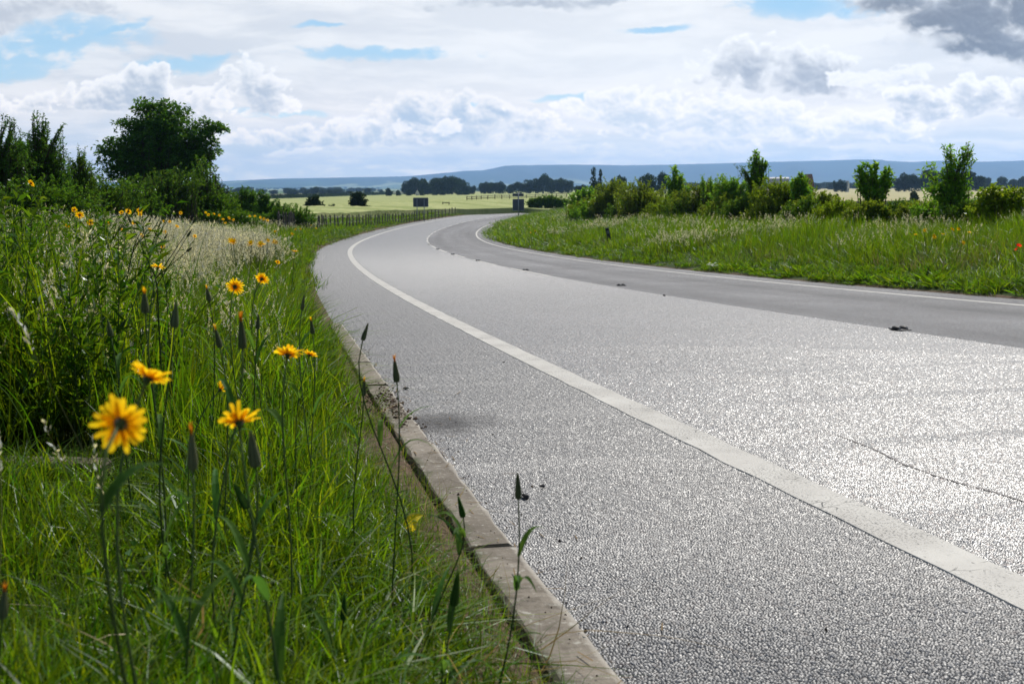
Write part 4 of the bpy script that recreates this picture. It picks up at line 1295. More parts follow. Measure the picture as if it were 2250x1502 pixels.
US = 'low scrub filling the thicket'
for i, (a, w, h, dp, lf_) in enumerate([(1274, 24, 14, 52, 'leaf_olive'), (1305, 44, 26, 50, 'leaf_fresh'), (1378, 46, 30, 47, 'leaf_hawthorn'), (1465, 50, 28, 43, 'leaf_yellow'), (1505, 46, 30, 41, 'leaf_hawthorn'), (1590, 50, 30, 38, 'leaf_olive'), (1640, 44, 26, 35, 'leaf_yellow'), (1690, 46, 26, 33, 'leaf_olive'), (1770, 46, 22, 31, 'leaf_hawthorn'), (1840, 46, 17, 29, 'leaf_yellow'), (1910, 44, 14, 27, 'leaf_olive'), (2055, 46, 16, 24, 'leaf_fresh'), (2130, 50, 18, 22, 'leaf_hawthorn')]):
    woody('shrub', 'low scrubby growth knitting the thicket together above the verge grass', 'shrub', [(a, 458, w, h), (a - w * .5, 464, w * .7, h * .7), (a + w * .6, 462, w * .7, h * .75), (a + 6, 446, w * .5, h * .8)], dp, lf_, a, 300, 26, .0020 * dp, .45, 80 + i, .02, group=US, spread=.8)
# ------------------------------------------------------------------ far trees: five grown shapes, each copied as a tree of its own
def far_kind(i, lobes, n=2200, conic=False, leafm='leaf_blue', size=.085):
    r = np.random.default_rng(400 + i)
    B = []
    for k in range(lobes):
        a = r.random() * 6.28; q = r.uniform(.0, .30)
        if conic:
            zz = r.uniform(.12, .85); s = .26 * (1.05 - zz)
            B.append((.05 * math.cos(a), .05 * math.sin(a), zz, s + .03, s + .03, .14))
        else:
            zz = r.uniform(.34, .74); s = r.uniform(.17, .27)
            B.append((q * math.cos(a), q * math.sin(a), zz, s, s, s * .8))
    if not conic: B.append((0, 0, .35, .38, .38, .28))
    P = in_blobs(r, B, n, 5.)
    P[:, 2] = np.clip(P[:, 2], .03, 1)
    D = (P - np.array([0, 0, .35])) * 2 + r.normal(0, .5, P.shape)
    lf = MB(); leafcards(P, D, size * r.uniform(.6, 1.3, n), size * .7, r, lf, 0, .2)
    bk = MB(); bk.tube([(0, 0, 0), (.01, 0, .25), (0, .01, .6)], [.035, .028, .012], 6)
    for k in range(5):
        b = B[k % len(B)]
        bk.tube([(0, 0, .2 + .05 * k), (b[0] * .5, b[1] * .5, .35 + .04 * k), (b[0], b[1], b[2])], [.018, .012, .005], 5, cap=False)
    return bk.mesh('far_trunk', [M['bark_far']]), lf.mesh('far_crown', [M[leafm]])


FK = [far_kind(i, 9 + i) for i in range(5)]
FC = far_kind(7, 8, 900, True)
FB = [far_kind(10 + i, 6, 900, size=.13) for i in range(2)]


def far_tree(px, top, bot, wpx, depth, label, kind=None, group=None, name='tree', cat='tree'):
    p = at(px, bot, depth)
    z = gz(p[0], p[1])
    h = (bot - top) * depth / F * 1.08 + max(0, p[2] - z)
    root = empty(name, (p[0], p[1], min(z, p[2]) - .1))
    tag(root, label, cat, group)
    tm, cm_ = kind if kind else FK[R.integers(0, 5)]
    sx = wpx * depth / F * 1.15
    root.scale = (sx, sx, h)
    root.rotation_euler = (0, 0, R.uniform(0, 6.28))
    link('trunk', tm, root); link('crown', cm_, root)
    return root


CL = 'dark trees of the big rounded copse beyond the barley'
lab = 'dark rounded tree in the big copse beyond the barley'
for (px, top, bot, w) in [(896, 396, 421, 26), (914, 391, 421, 32), (934, 388, 421, 34), (954, 390, 421, 32), (972, 387, 421, 36), (992, 388, 422, 36), (1008, 390, 422, 30), (1024, 400, 422, 26), (1036, 405, 422, 18), (905, 404, 422, 22), (940, 402, 422, 24), (965, 404, 422, 24), (985, 402, 422, 26)]:
    far_tree(px, top, bot, w, 760 + R.uniform(-30, 30), lab, None, CL)
lab2 = 'dark tree in the smaller clump beside the big copse'
for (px, top, bot, w) in [(1064, 399, 421, 22), (1078, 400, 421, 22), (1096, 398, 421, 22), (1106, 404, 421, 16)]:
    far_tree(px, top, bot, w, 800, lab2, None, 'trees of the smaller clump')
lab3 = 'dark tree in the tall peaked clump behind the road sign'
for (px, top, bot, w) in [(1122, 404, 420, 20), (1140, 400, 420, 26), (1160, 394, 420, 28), (1180, 388, 420, 30), (1194, 383, 420, 28), (1212, 391, 420, 30), (1234, 391, 420, 30), (1250, 396, 420, 22)]:
    far_tree(px, top, bot, w, 780, lab3, None, 'trees of the tall peaked clump')
far_tree(1304, 370, 415, 34, 300, 'wind bent dark poplar rising over the thicket', FC, 'dark trees over the thicket')
far_tree(1318, 374, 415, 30, 300, 'second wind bent poplar, the shorter of the pair', FC, 'dark trees over the thicket')
far_tree(1276, 404, 418, 26, 420, 'low dark tree before the pair of poplars', None, 'dark trees over the thicket')
far_tree(1346, 390, 415, 22, 420, 'rounded dark tree after the pair of poplars', None, 'dark trees over the thicket')
far_tree(1365, 383, 414, 22, 420, 'taller rounded tree showing over the olive shrub', None, 'dark trees over the thicket')
far_tree(1424, 380, 412, 40, 430, 'wide dark dome of a tree over the yellowish hawthorn', None, 'dark trees over the thicket')
far_tree(1454, 378, 412, 26, 430, 'upright dark tree beside the wide dome', None, 'dark trees over the thicket')
for (px, top, bot, w) in [(636, 420, 428, 10), (649, 418, 427, 16), (672, 418, 427, 18), (693, 410, 426, 20), (708, 416, 426, 16), (724, 416, 425, 22), (738, 418, 425, 18), (752, 420, 425, 14), (766, 419, 424, 14), (818, 420, 424, 12), (838, 418, 424, 10)]:
    far_tree(px, top, bot, w, 1050, 'small dark tree in the broken row behind the fallow strip', None, 'trees in the broken row')
far_tree(854, 413, 427.5, 16, 620, 'round ball shaped tree at the end of the dark hedge', FB[0], None)
far_tree(876, 418, 427, 12, 620, 'small bush like tree second from the ball shaped one', FB[1], 'bushes along the barley edge')
far_tree(898, 417, 427, 14, 620, 'dark bush in front of the copse beside the white gable', FB[0], 'bushes along the barley edge')
far_tree(928, 418, 427, 12, 620, 'dark bush just past the white gable', FB[1], 'bushes along the barley edge')
for px in (955, 972, 1010, 1024):
    far_tree(px, 419.5, 426, 14, 640, 'low scrubby bush along the far edge of the barley', FB[px % 2], 'scrub along the barley')
for (px, top, bot, w) in [(1838, 392, 402, 14), (1852, 389, 402, 20), (1975, 386, 400, 20), (1990, 378, 400, 26), (2004, 382, 400, 24), (2020, 388, 400, 20), (2045, 370, 399, 40), (2070, 374, 399, 40), (2098, 377, 399, 44), (2125, 374, 399, 44), (2150, 384, 399, 36)]:
    far_tree(px, top, bot, w, 640, 'dark tree in the wood behind the green field', None, 'trees behind the green field')
for (px, top, bot, w) in [(2170, 388, 397, 18), (2200, 387, 397, 24), (2222, 389, 397, 18), (2248, 386, 397, 24), (2275, 387, 397, 26)]:
    far_tree(px, top, bot, w, 900, 'small far tree in the broken line towards the hills', None, 'far broken line of trees')
far_tree(2011, 418.5, 431, 22, 210, 'lone round bush standing in the pale field', FB[1], None, 'bush', 'bush')
far_tree(1838, 424, 433, 10, 200, 'tiny dark bush at the edge of the pale field', FB[0], None, 'bush', 'bush')


def hedge(name, pts, h, depthw, label, seed, leafm='leaf_blue'):
    r = np.random.default_rng(seed)
    P = np.array(pts); L = np.concatenate([[0], np.cumsum(np.linalg.norm(np.diff(P, axis=0), axis=1))])
    n = int(L[-1] * 26)
    u = r.random(n) * L[-1]
    x, y = np.interp(u, L, P[:, 0]), np.interp(u, L, P[:, 1])
    hh = h * (1 + .14 * np.sin(u * .35) + .10 * np.sin(u * 1.1))
    z = ground_z(x, y)
    C = np.stack([x + r.normal(0, depthw, n), y + r.normal(0, depthw, n), z + hh * r.random(n) ** .6], 1)
    c0 = C.mean(0); c0[2] = z.mean()
    lf = MB(); leafcards(C - c0, r.normal(0, 1, (n, 3)) + np.array([0, 0, .6]), .55, .36, r, lf, 0, .2)
    tag(link(name, lf.mesh(name, [M[leafm]])), label, 'hedge').location = c0


P0 = [on_ground(a, b, 0, 60, 3000)[:2] for a, b in [(595, 438), (640, 436), (700, 433.5), (760, 431), (820, 429), (852, 427.5)]]
hedge('hedge', P0, 2.0, .5, 'long dark clipped hedge between the barley and the fallow strip', 71)
P0 = [on_ground(a, b, 0, 60, 3000)[:2] for a, b in [(1700, 416.5), (1790, 415), (1900, 414), (2050, 413), (2250, 412.5), (2420, 412)]]
hedge('hedge', P0, 2.2, .5, 'straight dark hedge between the pale crop and the green field', 72)
crop_field('green_field', ([(1650, 407), (1790, 405.5), (2000, 404), (2250, 403), (2500, 403)], [(1650, 402.5), (1790, 401), (2000, 399.8), (2250, 399), (2500, 399)]), .4, 'greencrop', 'bright green young crop strip behind the straight dark hedge')

# woods and hedgerow trees far out on the plain, past counting
src = [FK[i][1] for i in range(3)]
n = 5200
rr = R.uniform(1100 ** .6, 8000 ** .6, n) ** (1 / .6); aa = R.uniform(rad(-36), rad(36), n)
x, y = rr * np.sin(aa), rr * np.cos(aa)
pn = np.sin(x * .0031 + 1.3 * np.sin(y * .0017)) + np.sin(y * .0043 + 1.1 * np.sin(x * .0026)) + .8 * np.sin(x * .011 + y * .006)
row = np.abs(np.sin(x * .006 + y * .0012 + .6 * np.sin(y * .002))) < .10
row2 = np.abs(np.sin(y * .0085 + .5 * np.sin(x * .003))) < .12
k = (pn > 1.25) | (row & (R.random(n) < .6)) | (row2 & (R.random(n) < .7))
x, y, rr = x[k], y[k], rr[k]; n = len(x)
sz = R.uniform(8, 15, n)
scatter('far_woods', src, np.stack([x, y, ground_z(x, y) - .5], 1), np.stack([0 * x, 0 * x, R.random(n) * 6.28], 1), np.stack([sz * R.uniform(1., 2.2, n), sz * R.uniform(1., 2.2, n), sz * .8], 1), R.integers(0, 3, n), 'hazy woods and hedgerow trees spread over the distant plain', 'woods')
# ------------------------------------------------------------------ flowers and buds of the verge
def ribbon(mb, P, W, up, r, m=0, fold=.25):
    P = np.asarray(P, float); T = np.gradient(P, axis=0); T /= np.linalg.norm(T, axis=1)[:, None] + 1e-9
    U = np.cross(T, up); U /= np.linalg.norm(U, axis=1)[:, None] + 1e-9
    N = np.cross(U, T); W = np.asarray(W)[:, None]
    V = np.stack([P - U * W + N * W * fold, P, P + U * W + N * W * fold], 1).reshape(-1, 3)
    n = len(P)
    q = [(3 * i + j, 3 * i + j + 1, 3 * i + j + 4, 3 * i + j + 3) for i in range(n - 1) for j in (0, 1)]
    mb.add(V, q, None, np.repeat(np.linspace(0, 1, n), 3), r, m)


def stem_curve(base, head, axis, r, sway=.04):
    """from the ground to the head, arriving along the head's own axis"""
    base, head = np.asarray(base, float), np.asarray(head, float)
    L = np.linalg.norm(head - base)
    t = np.linspace(0, 1, 12)[:, None]
    c1 = base + np.array([r.normal(0, sway) * L, r.normal(0, sway) * L, .45 * L])
    c2 = head - np.asarray(axis) * .28 * L
    return (1 - t) ** 3 * base + 3 * t * (1 - t) ** 2 * c1 + 3 * t ** 2 * (1 - t) * c2 + t ** 3 * head


def stem_leaves(root, P, r, n, L, w, lo=.12, hi=.8, nm='leaf'):
    for i in range(n):
        u = r.uniform(lo, hi); k = u * (len(P) - 1); j = int(k)
        p = P[j] + (P[min(j + 1, len(P) - 1)] - P[j]) * (k - j)
        a = r.random() * 6.28; l = L * r.uniform(.7, 1.3) * (1.15 - .5 * u)
        d = np.array([math.cos(a), math.sin(a), 0.]); rise = r.uniform(.9, 1.9)
        t = np.linspace(0, 1, 8)[:, None]
        Q = p + d * l * (.45 * t + .25 * t ** 3) + np.array([0, 0, 1.]) * l * rise * (t * .55 - t ** 3 * r.uniform(.1, .5))
        wid = w * np.array([.55, .9, 1, .95, .8, .58, .3, .03])
        mb = MB(); ribbon(mb, Q, wid, np.array([0, 0, 1.]), r.random(), 0, .35)
        link(nm, mb.mesh('leaf', [M['stemleaf']]), root)


def petals_mesh(r, Rr, axis, cup, n=21, mat='petal', rings=((1., 0., 1.), (.8, .16, .75), (.52, .34, .5)), width=.17, only=None, ragged=.2):
    A = frame(axis); mb = MB()
    for (sc, lift, cnt) in rings:
        k = max(5, int(n * cnt))
        for i in range(k):
            if only is not None and i not in only: continue
            a = (i + r.uniform(-.25, .25)) / k * 6.2832 + lift * 3
            L = Rr * sc * r.uniform(1 - ragged, 1 + ragged * .4); w = Rr * width * r.uniform(.85, 1.15) * (.7 + .3 * sc)
            up = cup + lift + r.normal(0, .13)
            t = np.array([0, .18, .4, .65, .86, 1.])
            rr = .10 * Rr + (L - .10 * Rr) * t
            z = math.tan(min(up, 1.3)) * (rr - .1 * Rr) * .75 - .10 * Rr * t ** 3
            wd = w * np.array([.32, .62, .9, 1., .92, .62])
            c, s = math.cos(a), math.sin(a)
            tw = r.normal(0, .18)
            V = []
            for q in range(6):
                for e in (-1, 0, 1):
                    x_ = rr[q] + (.0 if q < 5 else (.035 * Rr if e == 0 else -.0)); y_ = e * wd[q] * .5
                    V.append((x_ * c - y_ * s, x_ * s + y_ * c, z[q] + (.10 * wd[q] * abs(e)) + tw * y_))
            q_ = [(3 * i_ + j, 3 * i_ + j + 1, 3 * i_ + j + 4, 3 * i_ + j + 3) for i_ in range(5) for j in (0, 1)]
            mb.add(np.array(V) @ A, q_, None, np.repeat(t, 3), r.random())
    return mb.mesh('petals', [M[mat]])


def dirv(az, el):
    a, e = rad(az), rad(el)
    return np.array([math.sin(a) * math.cos(e), math.cos(a) * math.cos(e), math.sin(e)])


def place(px, py, dpx, size, hmin=.30, hmax=.74):
    """where a head of real width `size` that spans dpx pixels is; its stem must be a believable length"""
    dep = F * size / dpx
    best = None
    for k in np.concatenate([[1.], np.linspace(.75, 1.5, 31)]):
        p = at(px, py, dep * k); h = p[2] - gz(p[0], p[1])
        pen = max(0, hmin - h, h - hmax) + .05 * abs(math.log(k))
        if best is None or pen < best[0]: best = (pen, p, dep * k)
    return best[1], best[2]


def flower(px, py, dpx, az, el, cup, label, seed, group=None, size=.046, leaves=2, only=None, mat='petal', name='yellow_flower', cat='flower', n=21, lean=None, width=.17, hmax=.74):
    r = np.random.default_rng(seed)
    p, dep = place(px, py, dpx, size, hmax=hmax)
    Rr = .5 * dpx * dep / F
    ax = dirv(az, el)
    off = r.normal(0, .03, 2) if lean is None else np.array(lean)
    b = np.array([p[0] + off[0], p[1] + off[1], 0]); b[2] = gz(b[0], b[1]) - .01
    root = empty(name, b); tag(root, label, cat, group)
    hd = p - b
    P = stem_curve((0, 0, 0), hd - ax * Rr * .34, ax, r)
    mb = MB(); k = max(.0009, min(.0016, Rr * .06))
    mb.tube(P, np.linspace(k * 1.25, k, 12), 6, np.linspace(0, 1, 12), r.random())
    link('stem', mb.mesh('stem', [M['stemgreen']], True), root)
    pm = link('petals', petals_mesh(r, Rr, ax, cup, n, mat, only=only, width=width), root); pm.location = hd
    mb = MB()
    mb.lathe([(.02 * Rr, -.34 * Rr), (.09 * Rr, -.31 * Rr), (.14 * Rr, -.2 * Rr), (.165 * Rr, -.04 * Rr), (.14 * Rr, .05 * Rr)], (0, 0, 0), ax, 9, None, r.random())
    A = frame(ax)
    for i in range(11):                                  # pointed bracts
        a = i / 11 * 6.28; d = np.array([math.cos(a), math.sin(a), 0]) @ A
        Q = np.array([d * (.13 + .2 * t) * Rr + ax * (-.16 + .30 * t) * Rr for t in (0, .35, .7, 1.)])
        ribbon(mb, Q, Rr * np.array([.05, .05, .03, .004]), ax, r.random())
    c = link('calyx', mb.mesh('calyx', [M['calyx']], True), root); c.location = hd
    if leaves: stem_leaves(root, P, r, leaves, .13, .0065)
    return root


G1 = 'yellow flowers in the kerb side verge'
flower(265, 932, 134, -6, 4, .16, 'big blurred yellow flower seen from behind, lowest and largest by the camera', 1, G1, .047, 2, n=15, width=.215)
flower(325, 832, 100, 25, 52, .50, 'cup shaped yellow flower just above the largest one', 2, G1, .046, 2, n=15, width=.215)
flower(525, 928, 94, -20, 54, .52, 'cup shaped yellow flower level with the largest, towards the kerb', 3, G1, .046, 2, n=15, width=.215)
flower(632, 780, 66, 10, 60, .55, 'bright yellow flower touching a smaller one, sunlit inside', 4, G1, .046, 2, n=18, width=.22)
flower(680, 780, 36, 30, 58, .50, 'small yellow flower tucked against the bright sunlit one', 5, G1, .034, 2)
flower(516, 630, 40, -4, 22, .22, 'round yellow flower seen from behind, lower of the close pair in mid verge', 6, G1, .045, 2)
flower(575, 613, 33, 12, 28, .25, 'round yellow flower, upper of the close pair in mid verge', 7, G1, .042, 2)
flower(484, 856, 44, 50, 40, .8, 'half gone yellow flower with only a few petals hanging on', 8, G1, .04, 2, only=(2, 3, 9), width=.3)
flower(347, 588, 34, 10, 58, .40, 'ragged wide yellow flower with its petals parted like wings', 9, G1, .044, 1, only=(0, 1, 2, 8, 9, 10, 11))
flower(68, 403, 18, 30, 30, .35, 'lone yellow flower highest of all against the dark trees', 10, G1, .042, 1, hmax=.86)
flower(610, 576, 13, 10, 45, .35, 'small yellow flower alone in the green grass above the close pair', 11, G1, .04, 1)
flower(53, 592, 11, 0, 60, .4, 'small flat yellow flower low among the leafy weeds', 12, G1, .03, 1)
flower(210, 552, 9, 0, 50, .4, 'tiny yellow flower low in the grass between weeds and dark twigs', 13, G1, .03, 1)
mids = [(175, 473, 20), (163, 461, 14), (199, 489, 16), (148, 496, 11), (267, 467, 11), (282, 465, 15), (307, 463, 15), (308, 471, 11), (295, 490, 13), (236, 490, 12), (268, 505, 11), (283, 516, 12), (312, 518, 12), (329, 505, 10), (345, 525, 10), (357, 541, 14), (362, 510, 11), (389, 497, 10), (397, 468, 9), (397, 543, 10), (428, 519, 11), (373, 487, 8), (360, 486, 8)]
for i, (a, b, c) in enumerate(mids):
    flower(a, b, c, R.uniform(-40, 40), R.uniform(8, 40), R.uniform(.15, .4), 'yellow daisy like flower among the pale seeding grass', 30 + i, 'yellow flowers among the pale grass', .042, 1, n=17, hmax=.8)
far_fl = [(452, 467, 7), (458, 472, 8), (470, 470, 7), (482, 473, 7), (490, 482, 7), (503, 479, 8), (495, 490, 7), (513, 483, 7), (549, 475, 6), (560, 475, 6), (580, 481, 8), (572, 478, 7), (588, 484, 7)]
for i, (a, b, c) in enumerate(far_fl):
    flower(a, b, c, R.uniform(-40, 40), R.uniform(10, 50), .3, 'small yellow flower on the crest of the pale grass below the hedge', 60 + i, 'yellow flowers on the crest', .044, 0, n=13, hmax=.8)

# little far flowers: one grown, the rest copies
r_ = np.random.default_rng(77)
sm = []
for k in range(3):
    mb = MB(); h = .42
    mb.tube([(0, 0, 0), (.01, 0, h * .5), (0, .01 * k, h)], [.003, .0025, .002], 4, None, .5, 1)
    for i in range(11):
        a = i / 11 * 6.28 + r_.uniform(-.1, .1)
        Q = np.array([[.004 * math.cos(a), .004 * math.sin(a), h], [.016 * math.cos(a), .016 * math.sin(a), h + .006], [.027 * math.cos(a), .027 * math.sin(a), h + .008 * (k - 1) + .006]])
        Q[:, 2] += (Q[:, 1] * .7 * (1 if k != 1 else -.2))
        ribbon(mb, Q, np.array([.003, .006, .004]), np.array([0, 0, 1.]), r_.random(), 0)
    sm.append(mb.mesh('small_flower', [M['petal'], M['stemgreen']]))


def small_flower(px, py, h, label, group, sc=1., name='yellow_flower', lo=9.):
    p = on_ground(px, py, min(h * sc, .6), lo, 160)
    q_ = road_sd(p[0], p[1])
    if edge_dist(*q_)[0] < .35: return
    o = link(name, sm[r_.integers(0, 3)]); o.location = (p[0], p[1], gz(p[0], p[1]))
    o.scale = (sc, sc, min(h * sc, .6) / .42); o.rotation_euler = (r_.normal(0, .12), r_.normal(0, .12), r_.uniform(-.6, .6))
    tag(o, label, 'flower', group)


for (a, b) in [(515, 541), (513, 545), (535, 546), (548, 544), (573, 530), (578, 538), (590, 533), (598, 532), (608, 530), (618, 532), (634, 534), (638, 530), (641, 533), (652, 540), (659, 531), (662, 537), (680, 528), (690, 526), (648, 541), (630, 545), (626, 552)]:
    small_flower(a + r_.normal(0, 1), b, .46, 'small yellow flower in the loose drift along the kerb side grass', 'yellow flowers in the loose drift', 1.25)
for i in range(46):
    u = r_.random(); a = 630 + 300 * u + r_.normal(0, 14); b = 512 - 30 * u + r_.normal(0, 5)
    small_flower(a, b, .5, 'speck of a yellow flower on the bank along the fence', 'yellow specks along the fence', 1.7, lo=22.)
for i in range(16):
    small_flower(r_.uniform(1095, 1180), r_.uniform(486, 512), .5, 'speck of a yellow flower on the inside of the bend', 'yellow specks inside the bend', 1.4, lo=40.)
for i, (a, b) in enumerate([(1580, 505), (1765, 556), (2029, 503), (2033, 515), (2039, 509), (2058, 514), (2071, 521), (2087, 530), (2097, 504), (2117, 505), (2121, 511), (2004, 516), (1980, 545), (2245, 558), (1428, 493)]):
    small_flower(a, b, .56, 'yellow flower in the rough grass of the far side verge', 'yellow flowers across the road', 1.3)


def poppy(px, py, dpx, label, seed):
    r = np.random.default_rng(seed)
    p, dep = place(px, py, dpx, .065, .25, .8)
    b = np.array([p[0] + r.normal(0, .02), p[1], 0]); b[2] = gz(b[0], b[1])
    root = empty('poppy', b); tag(root, label, 'flower', 'poppies')
    hd = p - b
    ax = dirv(r.uniform(-60, 60), 40)
    P = stem_curve((0, 0, 0), hd, ax, r); mb = MB(); mb.tube(P, .002, 5); link('stem', mb.mesh('stem', [M['stemgreen']]), root)
    mb = MB(); A = frame(ax); Rr = .5 * dpx * dep / F
    for i in range(4):
        a0 = i * 1.57 + .3; n1, n2 = 7, 5
        V = []
        for u in range(n2):
            for w in range(n1):
                a = a0 + (w / (n1 - 1) - .5) * 1.9 * min(1, .4 + u * .25); q = Rr * (u / (n2 - 1)) * (1 - .12 * abs(w / (n1 - 1) - .5))
                V.append((q * math.cos(a), q * math.sin(a), .55 * q * q / Rr + .05 * Rr * math.sin(w * 2.1 + i) * u / 4 + .002 * i))
        mb.add(np.array(V) @ A, [(u * n1 + w, u * n1 + w + 1, (u + 1) * n1 + w + 1, (u + 1) * n1 + w) for u in range(n2 - 1) for w in range(n1 - 1)], None, np.repeat(np.linspace(.2, 1, n2), n1), r.random())
    link('petals', mb.mesh('petals', [M['poppy']], True), root).location = hd
    mb = MB(); mb.lathe([(.0, -.1 * Rr), (.14 * Rr, 0), (.16 * Rr, .16 * Rr), (.02 * Rr, .26 * Rr)], (0, 0, 0), ax, 8); link('seed_pod', mb.mesh('seed_pod', [M['calyx']]), root).location = hd


poppy(2238, 541, 11, 'red poppy, the upper of two in the far side verge', 1)
poppy(2234, 549, 9, 'red poppy, the lower of two in the far side verge', 2)

# white umbels low beside the far edge
p = on_ground(1567, 582, .14, 5, 60)
root = empty('white_flower', (p[0], p[1], gz(p[0], p[1]))); tag(root, 'white flower cluster low in the bright leaves by the far edge line', 'flower')
for i in range(7):
    mb = MB(); a = i * .9; e = np.array([.10 * math.cos(a) * (i > 0), .10 * math.sin(a) * (i > 0), .15 + .03 * math.sin(i * 2)])
    mb.tube([(0, 0, 0), e * .5 + np.array([0, 0, .03]), e], [.003, .002, .0015], 4)
    st = link('stem', mb.mesh('stem', [M['stemgreen']]), root)
    mb = MB(); rr_ = np.random.default_rng(i)
    C = e + rr_.normal(0, .016, (40, 3)) * np.array([1, 1, .35]); leafcards(C, rr_.normal(0, 1, (40, 3)), .014, .010, rr_, mb, 0, .1, np.ones(40))
    link('umbel', mb.mesh('umbel', [M['whitepetal']]), root)


def bud(px, py, lpx, label, seed, tip=None, size=.04, tilt=0, leaves=2, fat=.115, dark=True, leafL=.13, lean=None, hmin=.25, tipf=.3):
    """closed head on a stalk; (px, py) is its middle, lpx its length"""
    r = np.random.default_rng(500 + seed)
    p, dep = place(px, py, lpx, size, hmin, .72)
    L = lpx * dep / F; fat = fat * r.uniform(.85, 1.2); tilt = tilt + r.normal(0, 5)
    ax = np.array([math.sin(rad(tilt)), r.normal(0, .08), math.cos(rad(tilt))]); ax /= np.linalg.norm(ax)
    off = r.normal(0, .03, 2) if lean is None else np.array(lean)
    b = np.array([p[0] + off[0], p[1] + off[1], 0]); b[2] = gz(b[0], b[1]) - .01
    root = empty('flower_bud', b); tag(root, label, 'flower bud', 'closed flower buds in the verge')
    hd = p - b - ax * L * .5
    P = stem_curve((0, 0, 0), hd, ax, r, .06)
    mb = MB(); mb.tube(P, np.linspace(.0018, .0012, 12), 6, None, r.random()); link('stem', mb.mesh('stem', [M['stemgreen']], True), root)
    mb = MB()
    pr = [(.03, -.02), (.75, .03), (1., .14), (.95, .3), (.72, .5), (.5, .66), (.40, .78)] + ([(.2, .92), (.01, 1.0)] if tip is None else [(.38, .8)])
    mb.lathe([(fat * L * a, L * z) for a, z in pr], hd, ax, 10, np.array([z for a, z in pr]), r.random())
    A = frame(ax)
    for i in range(8):                                   # long bracts hugging the head
        a = i / 8 * 6.28; d = np.array([math.cos(a), math.sin(a), 0]) @ A
        Q = np.array([hd + d * fat * L * w + ax * L * z for w, z in ((.85, .02), (1.06, .15), (1.0, .32), (.75, .55), (.5, .80), (.36, .96 if tip is None else .86))])
        ribbon(mb, Q, fat * L * np.array([.3, .4, .36, .26, .14, .02]), d, r.random())
    link('bud', mb.mesh('bud', [M['budskin'] if dark else M['stemleaf']], True), root)
    if tip:
        mb = MB()
        for i in range(14):
            a = i / 14 * 6.28 + r.uniform(-.2, .2); d = np.array([math.cos(a), math.sin(a), 0]) @ A
            q = r.uniform(.3, 1)
            Q = np.array([hd + d * fat * L * .30 * q + ax * L * .74, hd + d * fat * L * (.38 * q) + ax * L * .9, hd + d * fat * L * (.55 * q + r.uniform(0, .3)) + ax * L * (1. + tipf * r.uniform(-.1, .5))])
            ribbon(mb, Q, fat * L * np.array([.16, .18, .08]), ax, r.random())
        link('petal_tip', mb.mesh('petal_tip', [M['orange'] if tip == 'orange' else M['petal']]), root)
    if leaves: stem_leaves(root, P, r, leaves, leafL, .0055, .1, .85)
    return root


bud(318, 662, 54, 'closed dark bud with a yellow orange tip, upright in mid verge', 1, 'yellow')
bud(531, 730, 76, 'blurred fat brown bud with a dull orange tip', 2, 'orange', .05)
bud(478, 740, 50, 'slim bud with a small orange tip beside the fat brown bud', 3, 'yellow', .042)
bud(422, 985, 100, 'blurred dark red brown bud between the two lower flowers', 4, 'orange', .05)
bud(556, 985, 88, 'dark bud rising in front of the kerb side cup flower', 5, None, .05)
bud(869, 812, 58, 'bud with an orange brown tip standing clear against the road', 6, 'orange', .045, -4)
bud(803, 728, 42, 'thin pointed green bud on a tall stalk over the kerb', 7, None, .036, 10)
bud(240, 720, 40, 'pale grey pointed bud in the thick grass', 8, None, .038, -4)
bud(567, 706, 36, 'dark green bud near the fat brown bud, on the kerb side of it', 9, None, .04)
bud(685, 716, 36, 'dark bud near the kerb with a pale tip', 10, 'yellow', .04)
bud(457, 645, 34, 'slender bud on a tall stalk with a faint yellow tip', 11, 'yellow', .04, -6)
bud(1138, 1066, 66, 'grey green bud standing alone over the asphalt', 12, None, .042, 2, 5, leafL=.11, lean=(-.05, .02))
bud(1012, 1112, 54, 'pointed green bud leaning over the kerb with curling leaves', 13, None, .04, -14, 5, dark=False, leafL=.12, lean=(-.06, 0))
bud(8, 1322, 80, 'blurred orange tipped bud cut by the photo edge', 14, 'orange', .05, 10)
bud(528, 1088, 70, 'pale green bud in the blurred grass below the cup flower', 15, None, .045, -16, dark=False)
bud(666, 664, 36, 'dark pointed bud by the start of the bare kerb', 16, None, .04, 8)
bud(385, 690, 60, 'dark leafy bud in the middle of the verge', 17, None, .045, 4, 4)
bud(1002, 1290, 90, 'tall dark green bud at the foot of the kerb', 18, None, .055, 4, 5, dark=False, hmin=.1, leafL=.12)
bud(756, 1330, 70, 'blurred green bud low in the grass by the kerb', 19, None, .045, 3, 4, dark=False, hmin=.1)
bud(800, 850, 40, 'fading bud with a cream yellow tip above the muddy kerb', 20, 'yellow', .036, 5)

